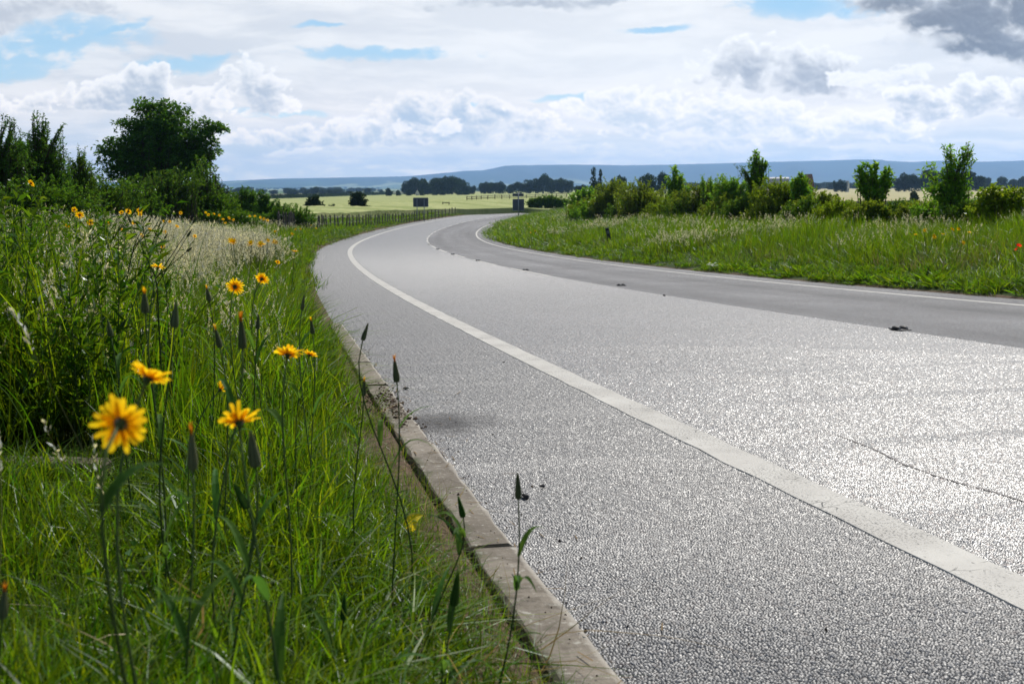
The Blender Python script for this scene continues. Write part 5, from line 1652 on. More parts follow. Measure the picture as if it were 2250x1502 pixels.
# dark branching stalks in front of the pale grass
def stalk(pts, depth, label, seed, side):
    r = np.random.default_rng(700 + seed)
    W = [at(a, b, depth) for a, b in pts]
    b = W[0].copy(); b[2] = gz(b[0], b[1])
    root = empty('dry_stalk', b); tag(root, label, 'plant stalk', 'dark leaning stalks')
    P = np.array([b] + W[1:]) - b
    t = np.linspace(0, len(P) - 1, 12); P = np.stack([np.interp(t, range(len(P)), P[:, i]) for i in range(3)], 1)
    mb = MB(); mb.tube(P, np.linspace(.0036, .0012, 12), 5); link('stem', mb.mesh('stem', [M['stemgreen']]), root)
    for k in range(side):
        u = r.uniform(.3, .85); q = np.array([np.interp(u * 11, range(12), P[:, i]) for i in range(3)])
        d = np.array([r.choice([-1, 1]) * r.uniform(.05, .12), r.normal(0, .03), r.uniform(.08, .18)])
        mb = MB(); mb.tube([q, q + d * .5 + np.array([0, 0, .0]), q + d], [.0016, .0012, .0008], 4)
        tw = link('twig', mb.mesh('twig', [M['stemgreen']]), root)
        mb = MB(); mb.lathe([(.0005, 0), (.004, .008), (.003, .018), (.0005, .03)], q + d, d, 6); link('seed_head', mb.mesh('seed_head', [M['budskin']]), tw)


stalk([(205, 600), (235, 545), (268, 495), (276, 480)], 4.2, 'dark leaning stalk under the yellow flowers among weeds', 1, 4)
stalk([(240, 620), (290, 545), (340, 500), (352, 478)], 4.6, 'long dark stalk slanting across the pale grass', 2, 4)
stalk([(290, 650), (320, 580), (340, 520), (355, 480)], 4.4, 'forked dark stalk nearest the ragged flower', 3, 5)
stalk([(46, 560), (46, 480), (44, 430)], 3.6, 'straight dark stalk rising towards the lone highest flower', 4, 2)
stalk([(345, 680), (345, 630), (340, 600)], 3.0, 'short stalk with twigs under the ragged flower', 5, 4)
# ------------------------------------------------------------------ signs, fences, posts, studs, odds and ends
def sign_frame(px, base_py, depth):
    p = at(px, base_py, depth); z = gz(p[0], p[1])
    return p, z


def panel_part(root, name, c, w, h, th, seed=0):
    mb = MB(); mb.box(c, (w / 2, th / 2, h / 2), bev=.03)
    pn = link(name, mb.mesh(name, [M['signback']]), root)
    mb = MB()
    for s in (-1, 1):
        mb.box((c[0] + s * (w / 2 + .008), c[1], c[2]), (.012, th / 2 + .006, h / 2 - .02))
        mb.box((c[0], c[1], c[2] + s * (h / 2 + .008)), (w / 2 - .02, th / 2 + .006, .012))
    link('rim', mb.mesh('rim', [M['edge']]), pn)
    mb = MB()
    for s in (-.28, .28): mb.box((c[0], c[1] - th / 2 - .014, c[2] + s * h), (w / 2 - .05, .014, .022))
    link('channel', mb.mesh('channel', [M['signback']]), pn)
    return pn


d1 = 112.
k1 = d1 / F
b1 = at(925, 481, d1); g1 = gz(b1[0], b1[1])
root = empty('road_sign', (b1[0], b1[1], g1)); tag(root, 'wide rectangular sign on two posts by the fence, seen from its dark back', 'road sign')
zc = at(925, 444.5, d1)[2] - g1
panel_part(root, 'sign_panel', (0, 0, zc), 32.5 * k1, 19.5 * k1, .03)
for s in (-8, 7.5):
    mb = MB(); mb.tube([(s * k1, -.07, -.2), (s * k1, -.07, zc + .35)], .045, 10); link('post', mb.mesh('post', [M['steel']], True), root)

d2 = 118.
k2 = d2 / F
b2 = at(1139, 471, d2); g2 = gz(b2[0], b2[1])
root = empty('road_sign', (b2[0], b2[1], g2)); tag(root, 'tall sign on one post inside the bend, small plate above a square one', 'road sign')
zl, zu = at(1139, 450, d2)[2] - g2, at(1139, 428.3, d2)[2] - g2
panel_part(root, 'sign_panel', (0, 0, zl), 24.5 * k2, 24.5 * k2, .03)
panel_part(root, 'small_plate', (-.03, 0, zu), 24 * k2, 5.6 * k2, .03)
mb = MB(); mb.tube([(.01, -.07, -.2), (.01, -.07, at(1139, 422.5, d2)[2] - g2)], .055, 12); link('post', mb.mesh('post', [M['steel']], True), root)

# paling fence running down the bank
def fence_line(px_list, n):
    P = np.array([at(a, b, d) for a, b, d in px_list])
    u = np.linspace(0, len(P) - 1, n)
    P = np.stack([np.interp(u, range(len(P)), P[:, i]) for i in range(3)], 1)
    P[:, 2] = ground_z(P[:, 0], P[:, 1])
    return P


P = fence_line([(612, 498, 50), (660, 492, 58), (720, 485, 68), (800, 478, 82), (860, 473, 95), (920, 469, 110), (1000, 463, 132)], 62)
c0 = P[0].copy()
root = empty('paling_fence', c0); tag(root, 'row of thin weathered fence stakes running along the bank to the bend', 'fence')
proto = None
for i, p in enumerate(P):
    h = 1.02 + R.normal(0, .05)
    mb = MB(); mb.tube([(0, 0, -.1), (0, 0, h - .08), (.004, 0, h)], [.055, .052, .02], 6)
    o = link('post', mb.mesh('post', [M['timber']]), root); o.location = p - c0; o.rotation_euler = (R.normal(0, .05), R.normal(0, .05), R.random() * 3)
for z in (.45, .85):
    mb = MB(); mb.tube(P - c0 + np.array([0, 0, z]), .004, 4); link('wire', mb.mesh('wire', [M['steel']]), root)

P = fence_line([(1026, 454.5, 165), (1060, 454.5, 170), (1110, 455, 176), (1170, 454.5, 184), (1245, 451, 196)], 14)
c0 = P[0].copy()
root = empty('rail_fence', c0); tag(root, 'grey post and rail fence along the barley behind the bend', 'fence')
for i, p in enumerate(P):
    mb = MB(); mb.box((0, 0, .62), (.07, .06, .72), bev=.02); o = link('post', mb.mesh('post', [M['timber']]), root); o.location = p - c0
for z in (.55, .88, 1.2):
    mb = MB()
    for a, b in zip(P[:-1], P[1:]):
        mb.tube([a - c0 + np.array([0, -.08, z]), b - c0 + np.array([0, -.08, z])], .05, 4)
    link('rail', mb.mesh('rail', [M['timber']]), root)
# short stile by the fence
p = on_ground(980, 460.5, 0, 60, 300); g = gz(p[0], p[1])
root = empty('stile', (p[0], p[1], g)); tag(root, 'small wooden two rail stile beyond the wide sign', 'stile')
for s in (-.45, .45):
    mb = MB(); mb.box((s, 0, .45), (.06, .06, .6), bev=.02); link('post', mb.mesh('post', [M['timber']]), root)
for z in (.5, .95):
    mb = MB(); mb.box((0, -.09, z), (.52, .025, .06), bev=.01); link('rail', mb.mesh('rail', [M['timber']]), root)

# leaning verge marker
p = on_ground(1342, 539, 0, 8, 90); g = gz(p[0], p[1]); kk = p[1] / F
root = empty('marker_post', (p[0], p[1], g)); tag(root, 'black leaning verge marker post in the grass across the road', 'marker post')
H = 38 * kk
mb = MB(); mb.box((0, 0, H * .5), (4.2 * kk, .02, H * .5), bev=.015); bd = link('post', mb.mesh('post', [M['blackplastic']]), root)
mb = MB(); mb.box((0, -.024, H * .78), (2.6 * kk, .005, H * .09), bev=.003); link('reflector', mb.mesh('reflector', [M['lens']]), root)
mb = MB(); mb.box((0, 0, H + .012), (4.5 * kk, .026, .012), bev=.008); link('cap', mb.mesh('cap', [M['blackplastic']]), root)
root.rotation_euler = (0, rad(-14), rad(8))

# cat's-eye studs down the middle
studs = [(1977, 725, 'road stud closest to the camera on the lane seam'), (1365, 628, 'second road stud along the lane seam'), (1155, 594, 'third road stud along the lane seam'), (1050, 573, 'fourth road stud, at the first white dash'), (995, 559, 'fifth road stud, where the seam starts to bend'), (962, 548, 'sixth road stud in the bend'), (943, 537, 'seventh road stud at the tightest part of the seam')]
sp = None
for i, (px, py, lb) in enumerate(studs):
    d = ray(px, py); dep = np.geomspace(3, 120, 1500)
    s_, d_ = road_sd(d[0] * dep, dep)
    j = np.nonzero(EYE + d[2] * dep < road_z(s_, d_))[0][0]
    q = road_pt(s_[j], d_[j])
    th = float(np.interp(s_[j], S, _th))
    root = empty('road_stud', q + np.array([0, 0, .002])); tag(root, lb, 'road stud', 'road studs along the lane seam')
    root.rotation_euler = (0, 0, -th)
    if sp is None:
        sp = []
        mb = MB(); mb.box((0, 0, .004), (.062, .085, .006), bev=.004); sp.append(('base', mb.mesh('base', [M['blackplastic']]), (0, 0, 0)))
        for s in (-1, 1):
            mb = MB()
            mb.lathe([(.001, .026), (.015, .025), (.027, .018), (.032, .007), (.033, 0)], (s * .036, 0, .008), None, 12)
            V = mb.V[0]; V[:, 1] *= 1.7
            sp.append(('housing', mb.mesh('housing', [M['rubber']], True), (0, 0, 0)))
        mb = MB()
        for s in (-1, 1):
            for e in (-1, 1): mb.lathe([(.001, .004), (.006, .003), (.008, 0)], (s * .036, e * .048, .018), (0, e, .1), 8)
        sp.append(('reflector', mb.mesh('reflector', [M['lens']], True), (0, 0, 0)))
    for nm, me, lo in sp: link(nm, me, root)

# stone chips and bits on the asphalt
for i, (px, py, w, lb) in enumerate([(893, 855, .02, 'dark stone chip by the muddy stretch of kerb'), (1155, 1093, .021, 'flat dark stone chip beside the lone bud over the asphalt'), (1192, 1070, .014, 'small dark chip farther out from the lone bud'), (1086, 1190, .012, 'tiny dark chip close to the kerb joint'), (1107, 796, .012, 'tiny dark chip close under the white edge line'), (1460, 650, .03, 'dark chip lying near the lane seam')]):
    d = ray(px, py); dep = np.geomspace(1.2, 40, 1500); s_, d_ = road_sd(d[0] * dep, dep)
    j = np.nonzero(EYE + d[2] * dep < road_z(s_, d_))[0][0]; q = road_pt(s_[j], d_[j])
    r = np.random.default_rng(900 + i); import bmesh
    bm = bmesh.new()
    for _ in range(16):
        u = r.normal(0, 1, 3); u /= np.linalg.norm(u); bm.verts.new(u * np.array([1, .7, .45]) * w * r.uniform(.8, 1.1))
    bmesh.ops.convex_hull(bm, input=bm.verts); me = bpy.data.meshes.new('stone_chip'); bm.to_mesh(me); bm.free(); me.materials.append(M['stone'])
    o = link('stone_chip', me); o.location = q + np.array([0, 0, w * .3]); o.rotation_euler = (0, 0, r.random() * 6)
    tag(o, lb, 'stone', 'stone chips on the asphalt')

# soil crumbs washed over the kerb
mb = MB(); r = np.random.default_rng(33); import bmesh
for i in range(420):
    u = r.random(); s_ = 4.75 + r.normal(0, .32); dd = -WL - .09 + abs(r.normal(0, .055)) * (1 if r.random() < .7 else -1.3)
    q = road_pt(s_, dd); w = r.uniform(.002, .008) * (1.9 if r.random() < .08 else 1)
    q[2] += .098 if dd < -WL else .004
    v = r.normal(0, 1, (8, 3)); v /= np.linalg.norm(v, axis=1)[:, None]
    bm = bmesh.new()
    for x_ in v: bm.verts.new(x_ * w * np.array([1, 1, .6]))
    bmesh.ops.convex_hull(bm, input=bm.verts); bm.verts.index_update()
    mb.add(np.array([x_.co[:] for x_ in bm.verts]) + q + np.array([0, 0, w * .25]), None, [[x_.index for x_ in f.verts] for f in bm.faces if len(f.verts) == 3]); bm.free()
tag(link('dirt', mb.mesh('dirt', [M['soil']])), 'crumbs of soil spilled over the kerb by the muddy stain', 'dirt', kind='stuff')

# grit and bits of leaf swept into the gutter and lying on the kerb
mb = MB(); r = np.random.default_rng(35)
for i in range(1500):
    s_ = -1 + 10.5 * r.random() ** 1.2; on_k = r.random() < .22
    dd = -WL - r.uniform(.0, .12) if on_k else -WL + .004 + abs(r.normal(0, .05)) * (1 if r.random() < .8 else 4)
    q = road_pt(s_, dd); q[2] += .101 if on_k else -.001
    w = r.uniform(.0012, .0042) * (1.6 if r.random() < .1 else 1)
    if r.random() < .3:                                 # a scrap of dry stem
        a = r.random() * 6.28; v = np.array([math.cos(a), math.sin(a), .1]) * w * 6; n_ = np.array([-math.sin(a), math.cos(a), 0]) * w * .4
        mb.add(np.array([q - v - n_, q + v - n_, q + v + n_, q - v + n_]) + np.array([0, 0, .002]), [(0, 1, 2, 3)], None, 0, 0, 1)
    else:
        P_ = np.array([(1, 0, 0), (-.6, .8, 0), (-.5, -.9, 0), (.1, .1, 1.1)]) * w * r.uniform(.7, 1.3, (4, 1)); a = r.random() * 6.28
        P_ = P_ @ np.array([[math.cos(a), math.sin(a), 0], [-math.sin(a), math.cos(a), 0], [0, 0, 1]])
        mb.add(P_ + q, None, [(0, 1, 3), (1, 2, 3), (2, 0, 3)], 0, 0, 0)
tag(link('gravel', mb.mesh('gravel', [M['soil'], M['straw']])), 'grit and dry scraps gathered in the gutter along the kerb', 'grit', kind='stuff')

# weathered board lying by the washed-out hollow
p = HOL
mb = MB(); mb.box((0, 0, .03), (.46, .05, .028), bev=.01)
o = link('timber_board', mb.mesh('timber_board', [M['timber']])); o.location = (p[0] - .27, p[1] + .03, gz(p[0], p[1]) - .02); o.rotation_euler = (rad(-4), rad(2), rad(3))
tag(o, 'weathered grey board lying in the grass beside a dark hollow', 'board')

# fallen leaf by the kerb
p = on_ground(920, 1162, .03, 1.2, 6); r = np.random.default_rng(4)
mb = MB(); t = np.linspace(0, 1, 8); Q = np.stack([.05 * t - .025, .012 * np.sin(t * 3), .02 * np.sin(t * 3.1) + .01], 1)
ribbon(mb, Q, .016 * np.array([.1, .7, 1, 1, .9, .7, .4, .05]), np.array([0, 0, 1.]), .5, 0, .4)
o = link('fallen_leaf', mb.mesh('fallen_leaf', [M['leaf_fallen']])); o.location = (p[0], p[1], gz(p[0], p[1]) + .04); o.rotation_euler = (rad(40), rad(-50), .6)
tag(o, 'yellow fallen leaf caught in the grass by the kerb', 'leaf')


# far buildings
def house(name, px, base, wpx, hpx, depth, wallm, roofm, label, rot, curved=False, chim=True):
    p = at(px, base, depth); g = gz(p[0], p[1]); g = min(g, p[2])
    k = depth / F; w, h, l = wpx * k, hpx * k + (p[2] - g), wpx * k * 1.6
    root = empty(name, (p[0], p[1], g)); root.rotation_euler = (0, 0, rot); tag(root, label, 'building')
    e = h * .55
    mb = MB(); V = [(-w / 2, -l / 2, 0), (w / 2, -l / 2, 0), (w / 2, -l / 2, e), (0, -l / 2, h), (-w / 2, -l / 2, e)]
    V += [(a, -b, c) for a, b, c in V]
    mb.add(V, [(0, 1, 2, 4), (5, 9, 7, 6), (0, 4, 9, 5), (1, 6, 7, 2)], [(2, 3, 4), (7, 9, 8)])
    link('wall', mb.mesh('wall', [M[wallm]]), root)
    mb = MB(); n = 9 if curved else 3
    xs = np.linspace(-1.06, 1.06, n)
    zs = e + (h - e) * (np.sqrt(np.clip(1 - (xs / 1.08) ** 2, 0, 1)) if curved else 1 - np.abs(xs)) + .06
    V = [(x_ * w / 2, y_, z_) for y_ in (-l / 2 - .2, l / 2 + .2) for x_, z_ in zip(xs, zs)] + [(x_ * w / 2, y_, z_ + .12) for y_ in (-l / 2 - .2, l / 2 + .2) for x_, z_ in zip(xs, zs)]
    q = []
    for i in range(n - 1):
        q += [(i, i + 1, n + i + 1, n + i), (2 * n + i, 3 * n + i, 3 * n + i + 1, 2 * n + i + 1), (i, 2 * n + i, 2 * n + i + 1, i + 1), (n + i, n + i + 1, 3 * n + i + 1, 3 * n + i)]
    mb.add(V, q)
    rf = link('roof', mb.mesh('roof', [M[roofm]]), root)
    if chim:
        mb = MB(); mb.box((0, l * .3, h + .3), (w * .07, w * .07, .6)); link('chimney', mb.mesh('chimney', [M['rooftile']]), rf)
    for s in (-.22, .22):
        mb = MB(); mb.box((s * w, -l / 2 - .02, e * .55), (w * .08, .03, e * .17)); link('window', mb.mesh('window', [M['windowdark']]), root)


house('farmhouse', 917, 424, 8, 6.5, 640, 'render', 'rooftile', 'tiny white gabled farmhouse in front of the rounded copse', .1)
house('barn', 1712, 402, 24, 11, 330, 'timber', 'barnroof', 'barn with a pale curved roof glimpsed behind the tallest sapling', rad(70), True, False)
house('shed', 1776, 398, 14, 14, 330, 'rooftile', 'rooftile', 'red brown roofed shed behind the broad leaved sapling', rad(20), False, False)
house('cottage', 1862, 402, 5, 4, 640, 'render', 'render', 'tiny white cottage before the wood behind the green field', .3, False, False)
# ------------------------------------------------------------------ clouds, worked out on a grid of sky directions
def perlin(x, y, seed):
    r = np.random.default_rng(seed)
    N = 256
    ang = r.random((N, N)).astype(np.float32) * 6.2832
    gx, gy = np.cos(ang), np.sin(ang)
    x0 = np.floor(x).astype(np.int32); y0 = np.floor(y).astype(np.int32)
    fx, fy = (x - x0).astype(np.float32), (y - y0).astype(np.float32)
    u, v = fx * fx * fx * (fx * (fx * 6 - 15) + 10), fy * fy * fy * (fy * (fy * 6 - 15) + 10)
    def g(i, j):
        a, b = (x0 + i) % N, (y0 + j) % N
        return gx[b, a] * (fx - i) + gy[b, a] * (fy - j)
    a = g(0, 0) * (1 - u) + g(1, 0) * u
    b = g(0, 1) * (1 - u) + g(1, 1) * u
    return (a * (1 - v) + b * v) * 1.4


def fbm(x, y, seed, octv=6, gain=.5, lac=2.03, billow=False):
    s = np.zeros(np.broadcast(x, y).shape, np.float32); a = 1.; tot = 0.; f = 1.
    for o in range(octv):
        ca, sa = math.cos(1.1 * o + .3), math.sin(1.1 * o + .3)
        n = perlin((x * ca - y * sa) * f + 17.3 * o, (x * sa + y * ca) * f + 9.1 * o, seed + o)
        s += a * (np.abs(n) * 2 - .55 if billow else n)
        tot += a; a *= gain; f *= lac
    return s / tot


def ss(a, b, x):
    t = np.clip((x - a) / (b - a), 0, 1)
    return t * t * (3 - 2 * t)


SKX0, SKX1, SKY0, SKY1 = -700., 2950., -520., 420.


def sky_grid(W=2300):
    H = int(W * (SKY1 - SKY0) / (SKX1 - SKX0))
    X, Y = np.meshgrid(np.linspace(SKX0, SKX1, W, dtype=np.float32), np.linspace(SKY0, SKY1, H, dtype=np.float32))
    px = (SKX1 - SKX0) / W
    el = np.clip((408 - Y) / F, .004, 1)                # elevation above the skyline
    # cloud-deck coordinates: what lies near the horizon is far away and seen edge-on
    dk = 1 / (el + .07)
    DX, DY = (X - CX) / F * dk, dk
    wx, wy = fbm(X / 260, Y / 150, 1, 5), fbm(X / 260, Y / 150, 11, 5)
    fx, fy = fbm(X / 60, Y / 45, 21, 4), fbm(X / 60, Y / 45, 31, 4)
    XW, YW = X + 55 * wx + 14 * fx, Y + 34 * wy + 10 * fy

    def ell(cx, cy, rx, ry, ang=0.):
        a = math.radians(ang); dx, dy = XW - cx, YW - cy
        return np.sqrt(((dx * math.cos(a) + dy * math.sin(a)) / rx) ** 2 + ((dy * math.cos(a) - dx * math.sin(a)) / ry) ** 2)

    def shift(a, dx, dy):
        return np.roll(np.roll(a, int(round(dy / px)), 0), int(round(dx / px)), 1)

    def col(c): return np.array(c, np.float32)

    def mix(a, b, t): return a + (b - a) * t[..., None]

    # high veil
    st = fbm(DX * 1.6 + .3 * wx, DY * 1.1 + .25 * wy, 41, 7, .55)
    st2 = fbm(X / 420 + .2 * wx, Y / 60 + .5 * wy, 51, 6, .55)
    veil = ss(-.28, .30, st * .6 + st2 * .8)
    C = mix(np.broadcast_to(col((.70, .74, .80)), X.shape + (3,)), col((.93, .94, .955)), veil)
    br = np.exp(-(((X - 1500) / 900) ** 2 + ((Y - 150) / 240) ** 2))
    C = mix(C, col((1.03, 1.03, 1.025)), .60 * br)
    gap = np.zeros_like(X)
    for e in [(60, 112, 240, 56, -8), (10, 155, 130, 34), (395, 138, 130, 20, -4), (470, 122, 60, 10), (850, 122, 190, 15), (1440, 68, 70, 9), (1740, 6, 140, 26), (1890, 22, 60, 14), (610, 245, 100, 8), (1250, 210, 80, 9), (240, 74, 80, 12, -25), (720, 60, 60, 6), (1060, 235, 80, 7)]:
        gap = np.maximum(gap, ss(1.55, .25, ell(*e)))
    gap = ss(.05, .85, gap * 1.15 - .10 - st2 * .9 - .9 * fx - .5 * fbm(X / 45, Y / 16, 95, 5, .6)) * gap ** .5
    blue = mix(np.broadcast_to(col((.34, .63, .90)), X.shape + (3,)), col((.58, .80, .94)), ss(-100, 330, Y))
    C = mix(C, blue, np.clip(gap, 0, 1) * .95)

    # low grey-blue deck and far cumulus rows above the skyline
    dn = fbm(X / 330 + .5 * wx, Y / 30 + .9 * wy, 61, 7, .56)
    low = ss(215, 330, Y + 70 * wy - 25 * np.exp(-((X - 1500) / 500) ** 2))
    dk2 = ss(-.25, .35, dn)
    C = mix(C, mix(np.broadcast_to(col((.59, .70, .825)), X.shape + (3,)), col((.86, .905, .945)), dk2), low * .92)

    P1 = fbm(X / 62, Y / 48, 71, 6, .52, billow=True)
    P2 = fbm(X / 150, Y / 105, 81, 4, .5)

    rel = np.clip((P1 - shift(P1, -2.5, 7)) * 2.2, -1, 1)
    rel2 = np.clip((P2 - shift(P2, -6, 18)) * 2.5, -1, 1)

    def cumulus(C, blobs, shade, light, k=1.0, amp=.8, big=.6, soft=.22, dens=1., floor=None, lam=(.30, -1.), relk=.28):
        f = np.full(X.shape, -9, np.float32)
        for e in blobs: f = np.maximum(f, 1 - ell(*e))
        f = f + amp * (P1 + .12) + big * P2
        if floor is not None:                           # flattish soft base
            f = np.minimum(f, (floor - Y - 22 * fx - 16 * wy) / 34.)
        al = ss(0, soft, f)
        tau = np.clip(f, 0, .9)
        acc = np.zeros_like(f)
        for i in range(1, 15):
            q = 3.6 * i
            acc += shift(tau, -lam[0] * q, -lam[1] * q)
        L = np.exp(-acc * .20 * k)
        thin = np.exp(-tau * 4.5)
        Lt = .80 * L + .42 * thin + relk * (rel + .7 * rel2) * (1 - .5 * thin)
        Lt = ss(-.1, 1.0, Lt)
        return mix(C, mix(np.broadcast_to(col(shade), X.shape + (3,)), col(light), Lt), al * dens)

    W_ = (1.06, 1.06, 1.06)
    # ragged rows of small far clouds
    rows = [(1180 + 0 * i, 0, 1, 1) for i in range(0)]
    r = np.random.default_rng(5)
    for (y0, y1, n, rx, ry, sh) in [(352, 378, 26, 70, 10, (.66, .77, .88)), (325, 350, 18, 95, 13, (.60, .71, .85)), (295, 325, 12, 120, 17, (.56, .68, .83))]:
        bl = [(r.uniform(-600, 2900), r.uniform(y0, y1), r.uniform(.5, 1.3) * rx, r.uniform(.7, 1.2) * ry) for _ in range(n)]
        C = cumulus(C, bl, sh, (.98, .985, .985), 1.0, .9, .7, .6, .6)
    C = cumulus(C, [(310, 205, 130, 44), (330, 165, 44, 34), (300, 180, 50, 40), (215, 225, 60, 26), (400, 225, 90, 34), (470, 215, 60, 42), (560, 190, 70, 52), (520, 160, 40, 26), (590, 215, 50, 30), (60, 238, 80, 26), (-60, 230, 90, 30)], (.50, .575, .68), W_, .85, floor=256)
    C = cumulus(C, [(488, 222, 32, 30)], (.74, .80, .88), (1.04, 1.04, 1.04), .5, .8, .5, .3)
    C = cumulus(C, [(900, 250, 110, 44), (905, 215, 40, 26), (1010, 228, 52, 36), (1010, 265, 160, 44), (1110, 245, 60, 30), (1160, 265, 110, 40), (790, 280, 110, 30), (860, 300, 330, 28), (640, 300, 110, 22)], (.45, .57, .73), (1.0, 1.0, 1.0), .8, soft=.3, floor=330)
    C = cumulus(C, [(870, 275, 46, 18), (985, 285, 50, 18), (640, 332, 60, 10), (770, 262, 60, 16)], (.72, .81, .91), (1.0, 1.01, 1.02), .5, .9, .6, .4)
    C = cumulus(C, [(1330, 240, 160, 46), (1440, 275, 150, 34), (1540, 250, 110, 52), (1560, 290, 60, 22), (1680, 260, 150, 44), (1790, 285, 110, 24), (1900, 270, 140, 36)], (.60, .70, .82), (1.05, 1.05, 1.05), .6, soft=.25)
    C = cumulus(C, [(1650, 145, 110, 54), (1740, 128, 130, 48), (1815, 150, 90, 56), (1750, 175, 160, 46)], (.42, .46, .535), (1.07, 1.07, 1.07), .75, floor=212, relk=.18, soft=.4)
    C = cumulus(C, [(1950, 165, 70, 26), (2000, 160, 50, 20), (1890, 160, 60, 20)], (.72, .77, .84), (1.05, 1.05, 1.05), .5, floor=200)
    C = cumulus(C, [(2030, 225, 80, 46), (2010, 205, 56, 32), (2050, 250, 76, 30)], (.47, .55, .66), (1.08, 1.08, 1.08), .8, floor=276)
    C = cumulus(C, [(2170, 215, 100, 52), (2240, 240, 70, 40), (2320, 210, 90, 50)], (.52, .59, .69), (1.08, 1.08, 1.08), .75, floor=284)
    C = cumulus(C, [(1150, -6, 230, 22), (1330, -10, 170, 14), (960, 2, 60, 14)], (.47, .51, .58), (.84, .87, .90), 1.4, .5, .5, .5, .85)
    C = cumulus(C, [(40, 6, 190, 44), (-30, 40, 140, 34), (180, 20, 120, 24)], (.56, .60, .67), (.93, .95, .97), 1.0, .6, .5, .6, .8)
    C = cumulus(C, [(2130, 36, 220, 80), (2230, 100, 190, 58), (2120, 96, 150, 40), (1960, 6, 90, 36), (2030, 50, 90, 34), (2330, 0, 320, 120), (2100, -90, 260, 110)], (.205, .225, .27), (.62, .66, .72), 1.5, .5, .7, .7, .97, relk=.13)
    C = cumulus(C, [(1910, 40, 80, 36), (2000, 100, 120, 18), (2150, 150, 110, 14)], (.74, .78, .84), (.95, .96, .97), .8, .6, .5, .7, .6)
    # light band resting on the hills
    hb = ss(318, 372, Y + 26 * wy + 8 * fx)
    hn = .75 * ss(-.15, .5, fbm(X / 120 + .4 * wx, Y / 22 + .5 * wy, 91, 6, .58) + .25 * fx)
    C = mix(C, mix(np.broadcast_to(col((.70, .80, .90)), X.shape + (3,)), col((1.28, 1.2, 1.1)), hn), hb * .8)
    C = C * (1 + .10 * ss(150, 340, Y))[..., None] * (1 + ss(120, 330, Y)[..., None] * np.array([.24, .12, .02], np.float32))
    return np.clip(C, 0, 1.4)
# ------------------------------------------------------------------ sky, sun, haze, camera
SUN_AZ, SUN_EL = rad(25), rad(50)


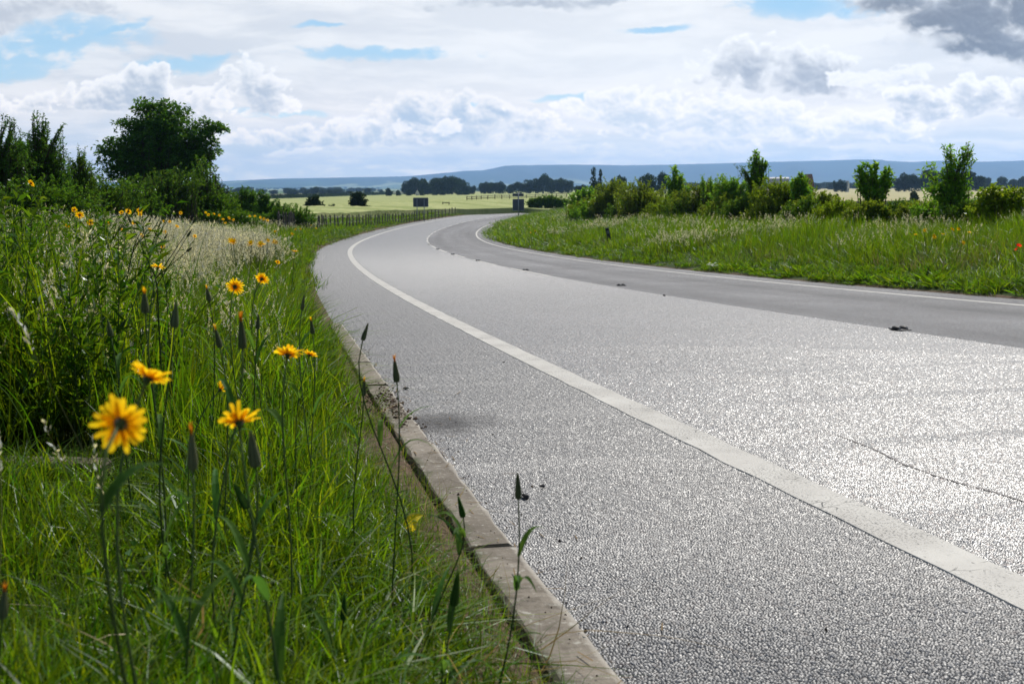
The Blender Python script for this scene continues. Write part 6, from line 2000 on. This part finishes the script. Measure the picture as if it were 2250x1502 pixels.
def build_world():
    w = bpy.data.worlds.new('World'); scene.world = w
    w.use_nodes = True
    w.node_tree.nodes.clear()
    t = NT(w.node_tree)
    out = t.new('ShaderNodeOutputWorld'); bg = t.new('ShaderNodeBackground')
    sky = t.new('ShaderNodeTexSky', sky_type='NISHITA')
    sky.sun_disc = False; sky.sun_elevation = SUN_EL; sky.sun_rotation = SUN_AZ
    sky.air_density = 1.2; sky.dust_density = .6; sky.ozone_density = 1.5
    C = sky_grid()
    H, W = C.shape[:2]
    im = bpy.data.images.new('clouds', W, H, float_buffer=True, is_data=True)
    buf = np.ones((H, W, 4), np.float32); buf[..., :3] = C[::-1]
    im.pixels.foreach_set(buf.ravel()); im.update()
    d = t.new('ShaderNodeTexCoord').outputs['Generated']
    x, y, z = t.sep(d)
    # direction -> place on the grid (straight from the bearing and the height over the horizon)
    ys = t.m('MAXIMUM', y, .02)
    fw = t.sub(t.mul(ys, CP), t.mul(z, SP)); up = t.add(t.mul(ys, SP), t.mul(z, CP))
    fw = t.m('MAXIMUM', fw, .02)
    gx = t.add(t.mul(t.m('DIVIDE', x, fw), F / (SKX1 - SKX0)), (CX - SKX0) / (SKX1 - SKX0))
    gy = t.add(t.mul(t.m('DIVIDE', up, fw), F / (SKY1 - SKY0)), (SKY1 - CY) / (SKY1 - SKY0))
    it = t.new('ShaderNodeTexImage', extension='EXTEND', interpolation='Cubic'); it.image = im
    t.l.new(t.vec(gx, gy, 0), it.inputs[0])
    inx = t.mul(t.rng(gx, .0, .12), t.rng(gx, 1., .88)); iny = t.rng(gy, 1., .80)
    inside = t.mul(t.mul(inx, iny), t.rng(y, .1, .3))
    zz = t.add(t.m('ABSOLUTE', z), .12)
    deck = t.vec(t.m('DIVIDE', x, zz), t.m('DIVIDE', y, zz), 0)
    n = t.noise(deck, .9, 3, .55)
    back = t.rng(y, .5, -.5)
    cover = t.rng(t.sub(n, t.mul(back, .12)), .44, .58)
    oc = t.mix(cover, t.vm('SCALE', sky.outputs[0], None, .1), t.mix(t.rng(n, .5, .75), (.62, .65, .69), (.34, .37, .42)))
    c = t.mix(inside, oc, it.outputs[0])
    c = t.mix(t.rng(z, -.02, -.10), c, (.10, .13, .08))
    t.l.new(t.vm('SCALE', c, None, 10.), bg.inputs[0])
    bg.inputs[1].default_value = .1
    t.l.new(bg.outputs[0], out.inputs[0])
    w.cycles.sampling_method = 'MANUAL'; w.cycles.sample_map_resolution = 512


build_world()

sd = bpy.data.lights.new('sun', 'SUN'); sd.energy = 5.0; sd.angle = rad(.55); sd.color = (1, .955, .88)
so = bpy.data.objects.new('sun', sd); COL.objects.link(so)
sv3 = Vector((math.sin(SUN_AZ) * math.cos(SUN_EL), math.cos(SUN_AZ) * math.cos(SUN_EL), math.sin(SUN_EL)))
so.rotation_mode = 'QUATERNION'; so.rotation_quaternion = (-sv3).to_track_quat('-Z', 'Y')

mb = MB(); mb.box((0, 0, 110), (12300, 12300, 190))
hm, ht, ho = material('thin_haze')
pv = ht.new('ShaderNodeVolumePrincipled')
pv.inputs['Color'].default_value = (.34, .58, 1., 1); pv.inputs['Density'].default_value = 9e-5; pv.inputs['Anisotropy'].default_value = .45
ht.l.new(pv.outputs[0], ho.inputs[1])
hz = link('haze', mb.mesh('haze', [hm]))
tag(hz, 'thin blue summer haze over the plain', 'haze', kind='stuff')

cam = bpy.data.cameras.new('camera'); co = bpy.data.objects.new('camera', cam); COL.objects.link(co)
cam.sensor_width = 36; cam.lens = 36 * F / 2250; cam.clip_end = 40000; cam.clip_start = .02
co.location = (0, 0, EYE); co.rotation_euler = (math.pi / 2 - PITCH, 0, 0)
cam.dof.use_dof = True; cam.dof.focus_distance = 4.5; cam.dof.aperture_fstop = 8.0
scene.camera = co
vs = scene.view_settings
vs.view_transform = 'Standard'; vs.look = 'None'; vs.exposure = 0; vs.gamma = 1
cy = scene.cycles
scene.render.engine = 'CYCLES'
cy.use_denoising = True
cy.max_bounces = 8; cy.diffuse_bounces = 3; cy.glossy_bounces = 3; cy.transmission_bounces = 4; cy.volume_bounces = 1; cy.transparent_max_bounces = 4
cy.sample_clamp_indirect = 6
